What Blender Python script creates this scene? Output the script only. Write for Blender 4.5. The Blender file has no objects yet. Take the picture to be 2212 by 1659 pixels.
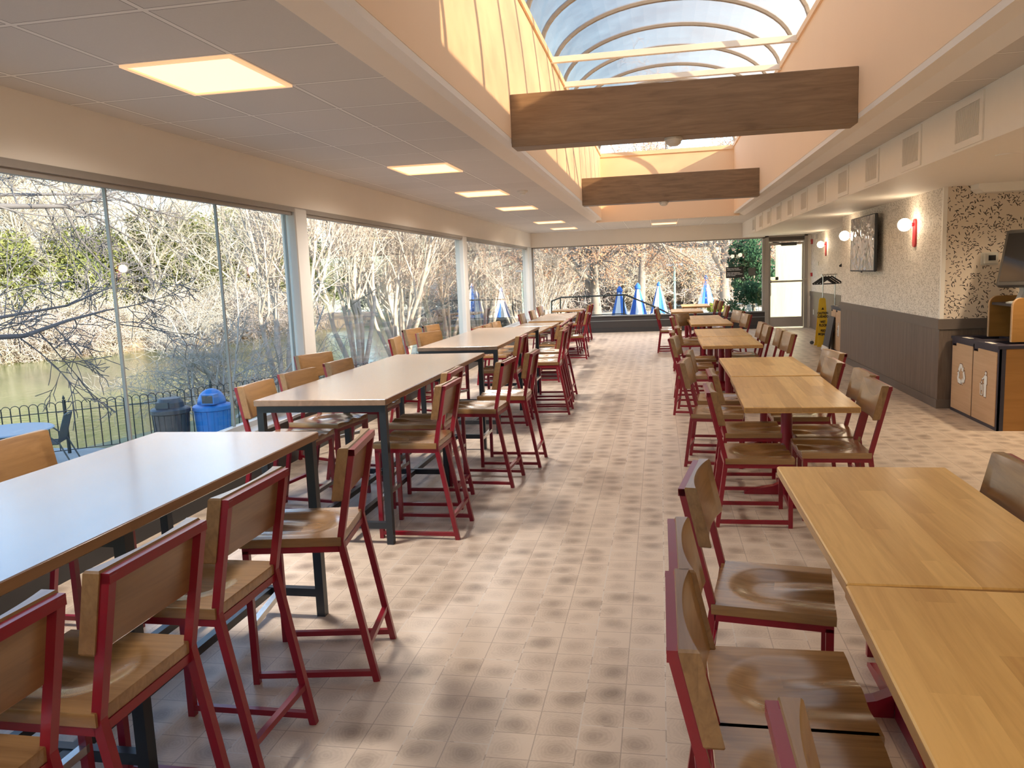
import bpy, math, random
from mathutils import Vector, Matrix, noise
R = math.radians
col = bpy.context.scene.collection
sc = bpy.context.scene

# ------------------------------------------------------------------ camera, sky, sun, exposure
yaw, pitch, roll, F = -.18841337, -.13620248, -.03954674, 1707.72
ca, sa, cb, sb, cc, s_ = math.cos(yaw), math.sin(yaw), math.cos(pitch), math.sin(pitch), math.cos(roll), math.sin(roll)
fw = Vector((sa*cb, ca*cb, sb)); rt = Vector((ca, -sa, 0)); up = rt.cross(fw)
r2 = rt*cc + up*s_; u2 = -rt*s_ + up*cc
cam_data = bpy.data.cameras.new('camera')
cam_data.sensor_width = 36; cam_data.lens = F/2212*36; cam_data.clip_start = .05; cam_data.clip_end = 500
cam = bpy.data.objects.new('camera', cam_data); col.objects.link(cam)
cam.matrix_world = Matrix(((r2.x, u2.x, -fw.x, 0), (r2.y, u2.y, -fw.y, 0), (r2.z, u2.z, -fw.z, 1.62), (0, 0, 0, 1)))
sc.camera = cam
vs = sc.view_settings
vs.view_transform = 'Standard'; vs.look = 'None'; vs.gamma = 1; vs.use_curve_mapping = False
vs.exposure = 1.38
w = bpy.data.worlds.new('sky'); sc.world = w; w.use_nodes = True
nt = w.node_tree; bg = nt.nodes['Background']
sky = nt.nodes.new('ShaderNodeTexSky'); sky.sky_type = 'NISHITA'; sky.sun_disc = False
sky.sun_elevation = R(28); sky.sun_rotation = R(123); sky.air_density = 1.1; sky.dust_density = .5; sky.ozone_density = 3.0
nt.links.new(sky.outputs[0], bg.inputs[0]); bg.inputs[1].default_value = .26
sd = bpy.data.lights.new('sun', 'SUN'); sd.energy = 6.8; sd.angle = R(.6); sd.color = (1, .87, .70)
sun = bpy.data.objects.new('sun', sd); col.objects.link(sun)
SUN = Vector((1, -.65, .428)).normalized()
sun.rotation_euler = SUN.to_track_quat('Z', 'Y').to_euler()

# ------------------------------------------------------------------ mesh helpers
class MB:
    def __init__(s): s.v = []; s.f = []; s.smooth = False
    def box(s, x0, y0, z0, x1, y1, z1):
        b = len(s.v)
        s.v += [(x0,y0,z0),(x1,y0,z0),(x1,y1,z0),(x0,y1,z0),(x0,y0,z1),(x1,y0,z1),(x1,y1,z1),(x0,y1,z1)]
        s.f += [tuple(b+i for i in q) for q in ((0,3,2,1),(4,5,6,7),(0,1,5,4),(1,2,6,5),(2,3,7,6),(3,0,4,7))]
        return s
    def rbox(s, x0, y0, z0, x1, y1, z1, c=.004):
        """box with chamfered long edges top and bottom"""
        b = len(s.v)
        rings = [(c, z0), (0, z0+c), (0, z1-c), (c, z1)]
        for d, z in rings:
            xs0, xs1, ys0, ys1 = x0+d, x1-d, y0+d, y1-d
            k = c
            s.v += [(xs0+k,ys0,z),(xs1-k,ys0,z),(xs1,ys0+k,z),(xs1,ys1-k,z),(xs1-k,ys1,z),(xs0+k,ys1,z),(xs0,ys1-k,z),(xs0,ys0+k,z)]
        for r in range(3):
            for i in range(8):
                j = (i+1) % 8
                s.f.append((b+r*8+i, b+r*8+j, b+(r+1)*8+j, b+(r+1)*8+i))
        s.f.append(tuple(b+i for i in range(7, -1, -1))); s.f.append(tuple(b+24+i for i in range(8)))
        return s
    def bar(s, p, q, a=.028, b_=.028, side=(0, 1, 0)):
        """rectangular tube from p to q; a across SIDE, b_ the other way"""
        p, q, side = Vector(p), Vector(q), Vector(side)
        d = (q-p).normalized(); n = d.cross(side)
        if n.length < 1e-4: n = d.cross(Vector((1, 0, 0)))
        n.normalize(); sd_ = n.cross(d).normalized()
        b = len(s.v)
        for c in (p, q):
            for i, j in ((-1,-1),(1,-1),(1,1),(-1,1)):
                s.v.append(tuple(c + sd_*(a/2*i) + n*(b_/2*j)))
        s.f += [tuple(b+i for i in q_) for q_ in ((0,1,2,3),(7,6,5,4),(0,4,5,1),(1,5,6,2),(2,6,7,3),(3,7,4,0))]
        return s
    def path(s, pts, a=.028, b_=.028, side=(0, 1, 0)):
        for p, q in zip(pts, pts[1:]): s.bar(p, q, a, b_, side)
        return s
    def tube(s, pts, rad, n=8, caps=True):
        pts = [Vector(p) for p in pts]
        if not hasattr(rad, '__len__'): rad = [rad]*len(pts)
        b = len(s.v); d = (pts[1]-pts[0]).normalized()
        ref = Vector((0, 0, 1)) if abs(d.z) < .9 else Vector((1, 0, 0))
        a_ = d.cross(ref).normalized()
        for i, p in enumerate(pts):
            if 0 < i < len(pts)-1: d = (pts[i+1]-pts[i-1]).normalized()
            elif i: d = (pts[i]-pts[i-1]).normalized()
            a_ = (a_ - d*a_.dot(d)).normalized(); c_ = d.cross(a_)
            for k in range(n):
                t = 2*math.pi*k/n
                s.v.append(tuple(p + (a_*math.cos(t)+c_*math.sin(t))*rad[i]))
        for i in range(len(pts)-1):
            for k in range(n):
                j = (k+1) % n
                s.f.append((b+i*n+k, b+i*n+j, b+(i+1)*n+j, b+(i+1)*n+k))
        if caps:
            s.f.append(tuple(b+k for k in range(n-1, -1, -1))); s.f.append(tuple(b+(len(pts)-1)*n+k for k in range(n)))
        return s
    def lathe(s, prof, c=(0, 0, 0), n=24):
        """profile of (r, z) turned about the z axis through c"""
        b = len(s.v)
        for r_, z in prof:
            for k in range(n):
                t = 2*math.pi*k/n; s.v.append((c[0]+r_*math.cos(t), c[1]+r_*math.sin(t), c[2]+z))
        for i in range(len(prof)-1):
            for k in range(n):
                j = (k+1) % n
                s.f.append((b+i*n+k, b+i*n+j, b+(i+1)*n+j, b+(i+1)*n+k))
        s.f.append(tuple(b+k for k in range(n-1, -1, -1))); s.f.append(tuple(b+(len(prof)-1)*n+k for k in range(n)))
        return s
    def prism(s, poly, o, ux, uy, depth):
        """polygon in the plane (o, ux, uy), given thickness DEPTH (a vector)"""
        o, ux, uy, depth = Vector(o), Vector(ux), Vector(uy), Vector(depth)
        b = len(s.v); n = len(poly)
        P = [o + ux*x + uy*y for x, y in poly]
        s.v += [tuple(p) for p in P] + [tuple(p+depth) for p in P]
        s.f.append(tuple(range(b, b+n))); s.f.append(tuple(range(b+2*n-1, b+n-1, -1)))
        for i in range(n):
            j = (i+1) % n; s.f.append((b+i, b+n+i, b+n+j, b+j))
        return s
    def quad(s, *p):
        b = len(s.v); s.v += [tuple(x) for x in p]; s.f.append(tuple(range(b, b+len(p)))); return s
    def mesh(s, name, mat):
        me = bpy.data.meshes.new(name); me.from_pydata(s.v, [], s.f)
        if s.smooth:
            me.polygons.foreach_set('use_smooth', [True]*len(me.polygons))
        me.update(); me.materials.append(mat); return me
    def build(s, name, mat, parent=None, loc=None, fix=True):
        me = s.mesh(name, mat)
        if fix and len(s.f) < 20000:
            import bmesh
            bm = bmesh.new(); bm.from_mesh(me); bmesh.ops.recalc_face_normals(bm, faces=bm.faces[:]); bm.to_mesh(me); bm.free()
        o = bpy.data.objects.new(name, me); col.objects.link(o)
        if parent: o.parent = parent
        if loc: o.location = loc
        return o

def tag(o, label=None, cat=None, group=None, kind=None):
    if label: o['label'] = label
    if cat: o['category'] = cat
    if group: o['group'] = group
    if kind: o['kind'] = kind
    return o
def empty(name, loc=(0, 0, 0), rz=0, label=None, cat=None, group=None):
    o = bpy.data.objects.new(name, None); col.objects.link(o); o.location = loc; o.rotation_euler = (0, 0, R(rz)); o.empty_display_size = .1
    return tag(o, label, cat, group)
def struct(name, mb, mat, label, parent=None):
    return tag(mb.build(name, mat, parent), label, name.split('_')[0], None, 'structure')
def dup(root, loc, rz=None, label=None, group=None):
    def cp(o, par):
        c = o.copy(); col.objects.link(c)
        if par: c.parent = par
        for ch in [x for x in kids.get(o.name, [])]: cp(ch, c)
        return c
    kids = {}
    for x in bpy.data.objects:
        if x.parent: kids.setdefault(x.parent.name, []).append(x)
    c = cp(root, None); c.location = loc
    if rz is not None: c.rotation_euler = (0, 0, R(rz))
    if label: c['label'] = label
    if group: c['group'] = group
    return c

# ------------------------------------------------------------------ materials
def nodes(name):
    m = bpy.data.materials.new(name); m.use_nodes = True
    return m, m.node_tree, m.node_tree.nodes['Principled BSDF']
def N(t, kind, **kw):
    n = t.nodes.new(kind)
    for k, v in kw.items():
        if k.startswith('i_'):
            key = k[2:].replace('_', ' ')
            n.inputs[int(key) if key.isdigit() else key].default_value = v
        else: setattr(n, k, v)
    return n
def L(t, a, b): t.links.new(a, b)
def plain(name, c, rough=.5, metal=0, spec=.5, noise_amt=.06, scale=12, bump=0):
    m, t, b = nodes(name)
    co = N(t, 'ShaderNodeTexCoord'); no = N(t, 'ShaderNodeTexNoise', i_Scale=scale, i_Detail=5)
    L(t, co.outputs['Object'], no.inputs['Vector'])
    mix = N(t, 'ShaderNodeMix', data_type='RGBA')
    mix.inputs['A'].default_value = (*[x*(1-noise_amt) for x in c], 1); mix.inputs['B'].default_value = (*[min(1, x*(1+noise_amt)) for x in c], 1)
    L(t, no.outputs['Fac'], mix.inputs['Factor']); L(t, mix.outputs['Result'], b.inputs['Base Color'])
    b.inputs['Roughness'].default_value = rough; b.inputs['Metallic'].default_value = metal; b.inputs['Specular IOR Level'].default_value = spec
    if bump:
        bp = N(t, 'ShaderNodeBump', i_Strength=bump, i_Distance=.01); L(t, no.outputs['Fac'], bp.inputs['Height']); L(t, bp.outputs[0], b.inputs['Normal'])
    return m
def emit(name, c, s):
    m, t, b = nodes(name)
    b.inputs['Base Color'].default_value = (*c, 1); b.inputs['Emission Color'].default_value = (*c, 1); b.inputs['Emission Strength'].default_value = s
    return m
def math_(t, op, a, b=None, c=None):
    n = N(t, 'ShaderNodeMath', operation=op)
    for i, x in enumerate((a, b, c)):
        if x is None: continue
        if isinstance(x, (int, float)): n.inputs[i].default_value = x
        else: L(t, x, n.inputs[i])
    return n.outputs[0]
def ramp(t, fac, *stops):
    n = N(t, 'ShaderNodeValToRGB'); cr = n.color_ramp
    while len(cr.elements) < len(stops): cr.elements.new(.5)
    for e, (p, c) in zip(cr.elements, stops): e.position = p; e.color = (*c, 1)
    L(t, fac, n.inputs[0]); return n.outputs[0]
def wood(name, dark, light, axis='x', stave=.09, rough=.35, coat=.25, cut=.6, gs=1.0, vary=.5, bump=.02, spec=.5):
    """glued staves running along AXIS, each with its own shade, and fine grain"""
    m, t, b = nodes(name)
    co = N(t, 'ShaderNodeTexCoord'); sp = N(t, 'ShaderNodeSeparateXYZ'); L(t, co.outputs['Object'], sp.inputs[0])
    ax = {'x': (0, 1, 2), 'y': (1, 0, 2), 'z': (2, 1, 0), 'yz': (1, 2, 0)}[axis]
    along, across, third = (sp.outputs[i] for i in ax)
    oi = N(t, 'ShaderNodeObjectInfo')
    row = math_(t, 'FLOOR', math_(t, 'DIVIDE', across, stave))
    off = math_(t, 'MULTIPLY', math_(t, 'FRACT', math_(t, 'MULTIPLY', row, .377)), cut)
    seg = math_(t, 'FLOOR', math_(t, 'DIVIDE', math_(t, 'ADD', along, off), cut))
    cv = N(t, 'ShaderNodeCombineXYZ'); L(t, row, cv.inputs[0]); L(t, seg, cv.inputs[1]); L(t, math_(t, 'MULTIPLY', oi.outputs['Random'], 37.0), cv.inputs[2])
    wn = N(t, 'ShaderNodeTexWhiteNoise'); L(t, cv.outputs[0], wn.inputs['Vector'])
    gv = N(t, 'ShaderNodeCombineXYZ')
    L(t, math_(t, 'ADD', math_(t, 'MULTIPLY', along, 3*gs), math_(t, 'MULTIPLY', wn.outputs['Value'], 20)), gv.inputs[0])
    L(t, math_(t, 'ADD', math_(t, 'MULTIPLY', across, 45*gs), math_(t, 'MULTIPLY', oi.outputs['Random'], 50)), gv.inputs[1]); L(t, math_(t, 'MULTIPLY', third, 30*gs), gv.inputs[2])
    no = N(t, 'ShaderNodeTexNoise', i_Scale=1, i_Detail=6, i_Roughness=.6, i_Distortion=.6); L(t, gv.outputs[0], no.inputs['Vector'])
    f = math_(t, 'ADD', math_(t, 'MULTIPLY', math_(t, 'SUBTRACT', wn.outputs['Value'], .5), vary), no.outputs['Fac'])
    c = ramp(t, f, (.22, dark), (.78, light))
    L(t, c, b.inputs['Base Color']); b.inputs['Roughness'].default_value = rough
    b.inputs['Coat Weight'].default_value = coat; b.inputs['Coat Roughness'].default_value = .18; b.inputs['Specular IOR Level'].default_value = spec
    bp = N(t, 'ShaderNodeBump', i_Strength=bump, i_Distance=.003); L(t, no.outputs['Fac'], bp.inputs['Height']); L(t, bp.outputs[0], b.inputs['Normal'])
    return m
M = {}
M['red'] = plain('red_powder_coat', (.215, .004, .016), .28, 0, .6, .06, 20)
M['black'] = plain('black_steel', (.018, .024, .032), .35, .1, .5)
M['seatwood'] = wood('honey_seat_wood', (.18, .088, .03), (.33, .18, .068), 'x', .085, .25, .75, 2.0, vary=.35)
M['backwood'] = wood('honey_back_wood', (.175, .088, .031), (.31, .17, .066), 'y', .085, .3, .35, 2.0, vary=.3)
M['topwood_pale'] = wood('maple_table_top', (.56, .30, .075), (.80, .49, .155), 'y', .095, .34, .25, .75, .7, .45, 0)
M['topwood_brown'] = wood('brown_table_top', (.20, .125, .08), (.275, .175, .115), 'y', .11, .26, .85, .9, .5, .25, 0)
M['edge_pale'] = wood('maple_edge', (.33, .17, .055), (.47, .26, .10), 'y', .5, .4, .1, 5)
M['edge_brown'] = wood('brown_edge', (.20, .10, .045), (.30, .16, .07), 'y', .5, .4, .1, 5)
M['beam'] = wood('dark_oak_laminate', (.15, .09, .048), (.31, .205, .12), 'x', 3.0, .55, 0, 9, .9, .2)
M['wains'] = wood('grey_brown_laminate', (.115, .082, .063), (.205, .155, .12), 'z', .05, .5, 0, 9, 1.2, .2)
M['rail'] = plain('taupe_rail', (.15, .118, .098), .5)
M['darkrail'] = plain('dark_sill_panel', (.03, .026, .026), .45)
M['ledge'] = plain('pale_ledge', (.42, .43, .44), .3)
M['frame'] = plain('white_column_paint', (.70, .68, .64), .5, noise_amt=.02)
M['wall'] = plain('cream_paint', (.88, .82, .74), .75, noise_amt=.02, scale=3)
M['wellwall'] = plain('peach_cream_paint', (.95, .71, .48), .8, noise_amt=.02, scale=2)
M['white'] = plain('white_paint', (.92, .87, .79), .6, noise_amt=.02)
M['trimgrey'] = plain('grey_trim', (.52, .48, .43), .6, noise_amt=.02)
M['alu'] = plain('grey_aluminium', (.34, .31, .28), .4, .3)
M['chrome'] = plain('bare_steel', (.55, .55, .54), .25, 1, noise_amt=.08, scale=40)
M['navy'] = plain('dark_navy_edge', (.028, .027, .045), .4)
M['bindoor'] = wood('light_laminate_door', (.52, .32, .17), (.62, .41, .24), 'yz', 2, .5, 0, 9, .6, .1)
M['binside'] = wood('amber_laminate', (.28, .13, .028), (.37, .18, .045), 'x', 2, .5, 0, 9, .6, .1)
M['icon'] = plain('white_icon', (.85, .84, .78), .5, noise_amt=.01)
M['iconring'] = plain('brown_icon_edge', (.16, .07, .03), .6)
M['plasticblack'] = plain('black_plastic', (.02, .02, .022), .45)
M['screen'] = plain('glossy_black_screen', (.01, .01, .011), .08, 0, .8, .02)
M['yellow'] = plain('yellow_plastic', (.78, .50, .03), .45)
M['lettering'] = plain('black_print', (.015, .015, .015), .6)
M['letterwhite'] = plain('white_print', (.8, .8, .8), .6)
M['offwhite'] = plain('off_white_plastic', (.72, .68, .6), .5, noise_amt=.02)
M['globe'] = emit('glowing_globe', (1, .82, .58), 9)
M['lamp'] = emit('warm_lamp_panel', (1, .80, .44), .55)
M['lampside'] = emit('lamp_recess', (1, .60, .32), .28)
M['winedge'] = plain('steel_mullion', (.22, .23, .23), .4, .2)

def glass(name, tint, refl=.9, rough=0.0):
    m = bpy.data.materials.new(name); m.use_nodes = True; t = m.node_tree; t.nodes.clear()
    out = N(t, 'ShaderNodeOutputMaterial'); tr = N(t, 'ShaderNodeBsdfTransparent'); tr.inputs[0].default_value = (*tint, 1)
    gl = N(t, 'ShaderNodeBsdfGlossy'); gl.inputs['Roughness'].default_value = rough; gl.inputs[0].default_value = (refl, refl, refl, 1)
    lw = N(t, 'ShaderNodeLayerWeight', i_Blend=.5); mx = N(t, 'ShaderNodeMixShader')
    f5 = math_(t, 'POWER', lw.outputs['Facing'], 5.0); L(t, math_(t, 'ADD', math_(t, 'MULTIPLY', f5, .85), .03), mx.inputs[0]); L(t, tr.outputs[0], mx.inputs[1]); L(t, gl.outputs[0], mx.inputs[2]); L(t, mx.outputs[0], out.inputs[0])
    return m
M['glass'] = glass('window_glass', (.93, .96, .95))
def dome_mat():
    m = bpy.data.materials.new('smoky_dome_plastic'); m.use_nodes = True; t = m.node_tree; t.nodes.clear()
    out = N(t, 'ShaderNodeOutputMaterial'); tr = N(t, 'ShaderNodeBsdfTransparent'); tr.inputs[0].default_value = (.92, .73, .53, 1)
    tl = N(t, 'ShaderNodeBsdfTranslucent'); tl.inputs[0].default_value = (.27, .25, .235, 1)
    df = N(t, 'ShaderNodeBsdfDiffuse'); df.inputs[0].default_value = (.30, .275, .25, 1)
    co = N(t, 'ShaderNodeTexCoord'); no = N(t, 'ShaderNodeTexNoise', i_Scale=1.3, i_Detail=8, i_Roughness=.7); L(t, co.outputs['Object'], no.inputs[0])
    f = N(t, 'ShaderNodeMapRange', i_1=.3, i_2=.7, i_3=.62, i_4=.84); L(t, no.outputs['Fac'], f.inputs[0])
    a = N(t, 'ShaderNodeMixShader'); a.inputs[0].default_value = .35; L(t, tl.outputs[0], a.inputs[1]); L(t, df.outputs[0], a.inputs[2])
    mx = N(t, 'ShaderNodeMixShader'); L(t, f.outputs[0], mx.inputs[0]); L(t, tr.outputs[0], mx.inputs[1]); L(t, a.outputs[0], mx.inputs[2])
    L(t, mx.outputs[0], out.inputs[0]); return m
M['dome'] = dome_mat()

def floor_mat():
    m, t, b = nodes('end_grain_floor_tile')
    co = N(t, 'ShaderNodeTexCoord'); sp = N(t, 'ShaderNodeSeparateXYZ'); L(t, co.outputs['Object'], sp.inputs[0])
    P = .152
    # rows of large tiles (4 x 2 printed blocks), each second row shifted by half
    x = math_(t, 'DIVIDE', sp.outputs[0], P); y0 = math_(t, 'DIVIDE', sp.outputs[1], P)
    bigx = math_(t, 'FLOOR', math_(t, 'DIVIDE', x, 2)); sh = math_(t, 'MULTIPLY', math_(t, 'FRACT', math_(t, 'MULTIPLY', bigx, .37)), 4)
    y = math_(t, 'ADD', y0, sh)
    cx, cy = math_(t, 'FLOOR', x), math_(t, 'FLOOR', y)
    fx, fy = math_(t, 'SUBTRACT', math_(t, 'FRACT', x), .5), math_(t, 'SUBTRACT', math_(t, 'FRACT', y), .5)
    cv = N(t, 'ShaderNodeCombineXYZ'); L(t, cx, cv.inputs[0]); L(t, cy, cv.inputs[1])
    wn = N(t, 'ShaderNodeTexWhiteNoise'); L(t, cv.outputs[0], wn.inputs['Vector']); ws = N(t, 'ShaderNodeSeparateColor'); L(t, wn.outputs['Color'], ws.inputs[0])
    ox = math_(t, 'MULTIPLY', math_(t, 'SUBTRACT', ws.outputs[0], .5), .35); oy = math_(t, 'MULTIPLY', math_(t, 'SUBTRACT', ws.outputs[1], .5), .35)
    dx, dy = math_(t, 'SUBTRACT', fx, ox), math_(t, 'SUBTRACT', fy, oy)
    no = N(t, 'ShaderNodeTexNoise', i_Scale=9, i_Detail=4); L(t, co.outputs['Object'], no.inputs['Vector'])
    fine = N(t, 'ShaderNodeTexNoise', i_Scale=60, i_Detail=4); L(t, co.outputs['Object'], fine.inputs['Vector'])
    r = math_(t, 'SQRT', math_(t, 'ADD', math_(t, 'POWER', math_(t, 'ABSOLUTE', dx), 2), math_(t, 'POWER', math_(t, 'ABSOLUTE', dy), 2)))
    r = math_(t, 'ADD', r, math_(t, 'MULTIPLY', math_(t, 'SUBTRACT', no.outputs['Fac'], .5), .5))
    blob = N(t, 'ShaderNodeMapRange', interpolation_type='SMOOTHSTEP', i_1=.0, i_2=.62, i_3=1, i_4=0); L(t, r, blob.inputs[0])
    rings = math_(t, 'MULTIPLY', math_(t, 'SINE', math_(t, 'MULTIPLY', r, 75)), .05)
    dark = math_(t, 'ADD', math_(t, 'MULTIPLY', blob.outputs[0], math_(t, 'ADD', math_(t, 'MULTIPLY', ws.outputs[2], .55), .22)), rings)
    dark = math_(t, 'ADD', dark, math_(t, 'MULTIPLY', math_(t, 'SUBTRACT', ws.outputs[0], .5), .26))
    dark = math_(t, 'ADD', dark, math_(t, 'MULTIPLY', math_(t, 'SUBTRACT', fine.outputs['Fac'], .5), .3))
    c = ramp(t, dark, (.0, (.57, .465, .365)), (.45, (.40, .315, .242)), (1, (.21, .16, .122)))
    # thin printed joints between blocks, paler grout on some of the large tile edges
    ex = math_(t, 'SUBTRACT', .5, math_(t, 'ABSOLUTE', fx)); ey = math_(t, 'SUBTRACT', .5, math_(t, 'ABSOLUTE', fy))
    e = math_(t, 'MINIMUM', ex, ey)
    ln = math_(t, 'LESS_THAN', e, .014)
    mx = N(t, 'ShaderNodeMix', data_type='RGBA'); L(t, math_(t, 'MULTIPLY', ln, .45), mx.inputs['Factor']); L(t, c, mx.inputs['A']); mx.inputs['B'].default_value = (.12, .09, .075, 1)
    bxf = math_(t, 'FRACT', math_(t, 'DIVIDE', x, 2)); byf = math_(t, 'FRACT', math_(t, 'DIVIDE', y, 4))
    gx = math_(t, 'LESS_THAN', math_(t, 'SUBTRACT', .5, math_(t, 'ABSOLUTE', math_(t, 'SUBTRACT', bxf, .5))), .0085)
    gy = math_(t, 'LESS_THAN', math_(t, 'SUBTRACT', .5, math_(t, 'ABSOLUTE', math_(t, 'SUBTRACT', byf, .5))), .0045)
    g = math_(t, 'MULTIPLY', math_(t, 'MAXIMUM', gx, gy), math_(t, 'GREATER_THAN', no.outputs['Fac'], .47))
    m2 = N(t, 'ShaderNodeMix', data_type='RGBA'); L(t, math_(t, 'MULTIPLY', g, .8), m2.inputs['Factor']); L(t, mx.outputs['Result'], m2.inputs['A']); m2.inputs['B'].default_value = (.6, .54, .47, 1)
    L(t, m2.outputs['Result'], b.inputs['Base Color'])
    b.inputs['Roughness'].default_value = .38; b.inputs['Specular IOR Level'].default_value = .5
    bp = N(t, 'ShaderNodeBump', i_Strength=.15, i_Distance=.002); L(t, math_(t, 'SUBTRACT', 1, ln), bp.inputs['Height']); L(t, bp.outputs[0], b.inputs['Normal'])
    return m
M['floor'] = floor_mat()
def ceil_mat():
    m, t, b = nodes('acoustic_ceiling_tile')
    co = N(t, 'ShaderNodeTexCoord'); sp = N(t, 'ShaderNodeSeparateXYZ'); L(t, co.outputs['Object'], sp.inputs[0])
    x = math_(t, 'DIVIDE', math_(t, 'ADD', sp.outputs[0], 2.0), .605); y = math_(t, 'DIVIDE', math_(t, 'SUBTRACT', sp.outputs[1], 4.305), .655)
    ex = math_(t, 'SUBTRACT', .5, math_(t, 'ABSOLUTE', math_(t, 'SUBTRACT', math_(t, 'FRACT', x), .5)))
    ey = math_(t, 'SUBTRACT', .5, math_(t, 'ABSOLUTE', math_(t, 'SUBTRACT', math_(t, 'FRACT', y), .5)))
    bar = math_(t, 'LESS_THAN', math_(t, 'MINIMUM', ex, ey), .02)
    edge = math_(t, 'LESS_THAN', math_(t, 'MINIMUM', ex, ey), .026)
    cv = N(t, 'ShaderNodeCombineXYZ'); L(t, math_(t, 'FLOOR', x), cv.inputs[0]); L(t, math_(t, 'FLOOR', y), cv.inputs[1])
    wn = N(t, 'ShaderNodeTexWhiteNoise'); L(t, cv.outputs[0], wn.inputs['Vector'])
    no = N(t, 'ShaderNodeTexNoise', i_Scale=90, i_Detail=3); L(t, co.outputs['Object'], no.inputs[0])
    f = math_(t, 'ADD', math_(t, 'MULTIPLY', wn.outputs['Value'], .5), math_(t, 'MULTIPLY', no.outputs['Fac'], .5))
    c = ramp(t, f, (0, (.60, .56, .51)), (1, (.69, .645, .59)))
    m0 = N(t, 'ShaderNodeMix', data_type='RGBA'); L(t, edge, m0.inputs['Factor']); L(t, c, m0.inputs['A']); m0.inputs['B'].default_value = (.2, .17, .15, 1)
    m1 = N(t, 'ShaderNodeMix', data_type='RGBA'); L(t, bar, m1.inputs['Factor']); L(t, m0.outputs['Result'], m1.inputs['A']); m1.inputs['B'].default_value = (.82, .78, .72, 1)
    L(t, m1.outputs['Result'], b.inputs['Base Color']); b.inputs['Roughness'].default_value = .85
    bp = N(t, 'ShaderNodeBump', i_Strength=.4, i_Distance=.012); L(t, bar, bp.inputs['Height']); L(t, bp.outputs[0], b.inputs['Normal'])
    return m
M['ceil'] = ceil_mat()
def paper_mat(name, ax, base, ink, dens, amount):
    """short brush strokes that swirl in drifts over a pale ground"""
    m, t, b = nodes(name)
    co = N(t, 'ShaderNodeTexCoord'); sp = N(t, 'ShaderNodeSeparateXYZ'); L(t, co.outputs['Object'], sp.inputs[0])
    cv = N(t, 'ShaderNodeCombineXYZ'); L(t, sp.outputs[ax], cv.inputs[0]); L(t, sp.outputs[2], cv.inputs[1])
    masks = []
    for off, sca in ((0, dens), (7.3, dens*1.12), (3.1, dens*.8)):
        mp = N(t, 'ShaderNodeMapping'); mp.inputs['Location'].default_value = (off, off*.6, 0); mp.inputs['Scale'].default_value = (sca, sca, sca); L(t, cv.outputs[0], mp.inputs[0])
        vo = N(t, 'ShaderNodeTexVoronoi', voronoi_dimensions='2D', i_Scale=1, i_Randomness=.9); L(t, mp.outputs[0], vo.inputs['Vector'])
        an = N(t, 'ShaderNodeTexNoise', noise_dimensions='2D', i_Scale=.22, i_Detail=1); L(t, vo.outputs['Position'], an.inputs['Vector'])
        ang = math_(t, 'MULTIPLY', an.outputs['Fac'], 14)
        d = N(t, 'ShaderNodeVectorMath', operation='SUBTRACT'); L(t, mp.outputs[0], d.inputs[0]); L(t, vo.outputs['Position'], d.inputs[1])
        ds = N(t, 'ShaderNodeSeparateXYZ'); L(t, d.outputs[0], ds.inputs[0])
        c_, s2 = math_(t, 'COSINE', ang), math_(t, 'SINE', ang)
        u = math_(t, 'ADD', math_(t, 'MULTIPLY', ds.outputs[0], c_), math_(t, 'MULTIPLY', ds.outputs[1], s2))
        v = math_(t, 'SUBTRACT', math_(t, 'MULTIPLY', ds.outputs[1], c_), math_(t, 'MULTIPLY', ds.outputs[0], s2))
        v = math_(t, 'ADD', v, math_(t, 'MULTIPLY', math_(t, 'MULTIPLY', u, u), .5))
        el = math_(t, 'ADD', math_(t, 'POWER', math_(t, 'ABSOLUTE', math_(t, 'DIVIDE', u, .40)), 2), math_(t, 'POWER', math_(t, 'ABSOLUTE', math_(t, 'DIVIDE', v, .105)), 2))
        dr = N(t, 'ShaderNodeTexNoise', noise_dimensions='2D', i_Scale=.35, i_Detail=3); L(t, vo.outputs['Position'], dr.inputs['Vector'])
        masks.append(math_(t, 'MULTIPLY', math_(t, 'LESS_THAN', el, 1), math_(t, 'GREATER_THAN', dr.outputs['Fac'], amount)))
    k = math_(t, 'MAXIMUM', math_(t, 'MAXIMUM', masks[0], masks[1]), masks[2])
    mx = N(t, 'ShaderNodeMix', data_type='RGBA'); L(t, k, mx.inputs['Factor']); mx.inputs['A'].default_value = (*base, 1); mx.inputs['B'].default_value = (*ink, 1)
    L(t, mx.outputs['Result'], b.inputs['Base Color']); b.inputs['Roughness'].default_value = .7; return m
M['paper_side'] = paper_mat('stroke_wallpaper_side', 1, (.84, .76, .67), (.36, .29, .22), 36, .50)
M['paper_end'] = paper_mat('stroke_wallpaper_end', 0, (.78, .66, .53), (.05, .035, .025), 27, .53)

# ------------------------------------------------------------------ the room
XL, YB, ZC, ZS = -3.41, 21.4, 2.72, 2.365
XW, YW, YE, XR = 2.96, 9.23, 14.0, 3.78
struct('floor', MB().box(-3.7, -4.2, -.25, 6.7, YW+.1, 0).box(-3.7, YW+.1, -.25, 4.2, YB+.25, 0), M['floor'], 'brown-grey printed wood block tile floor of the dining hall')
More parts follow.
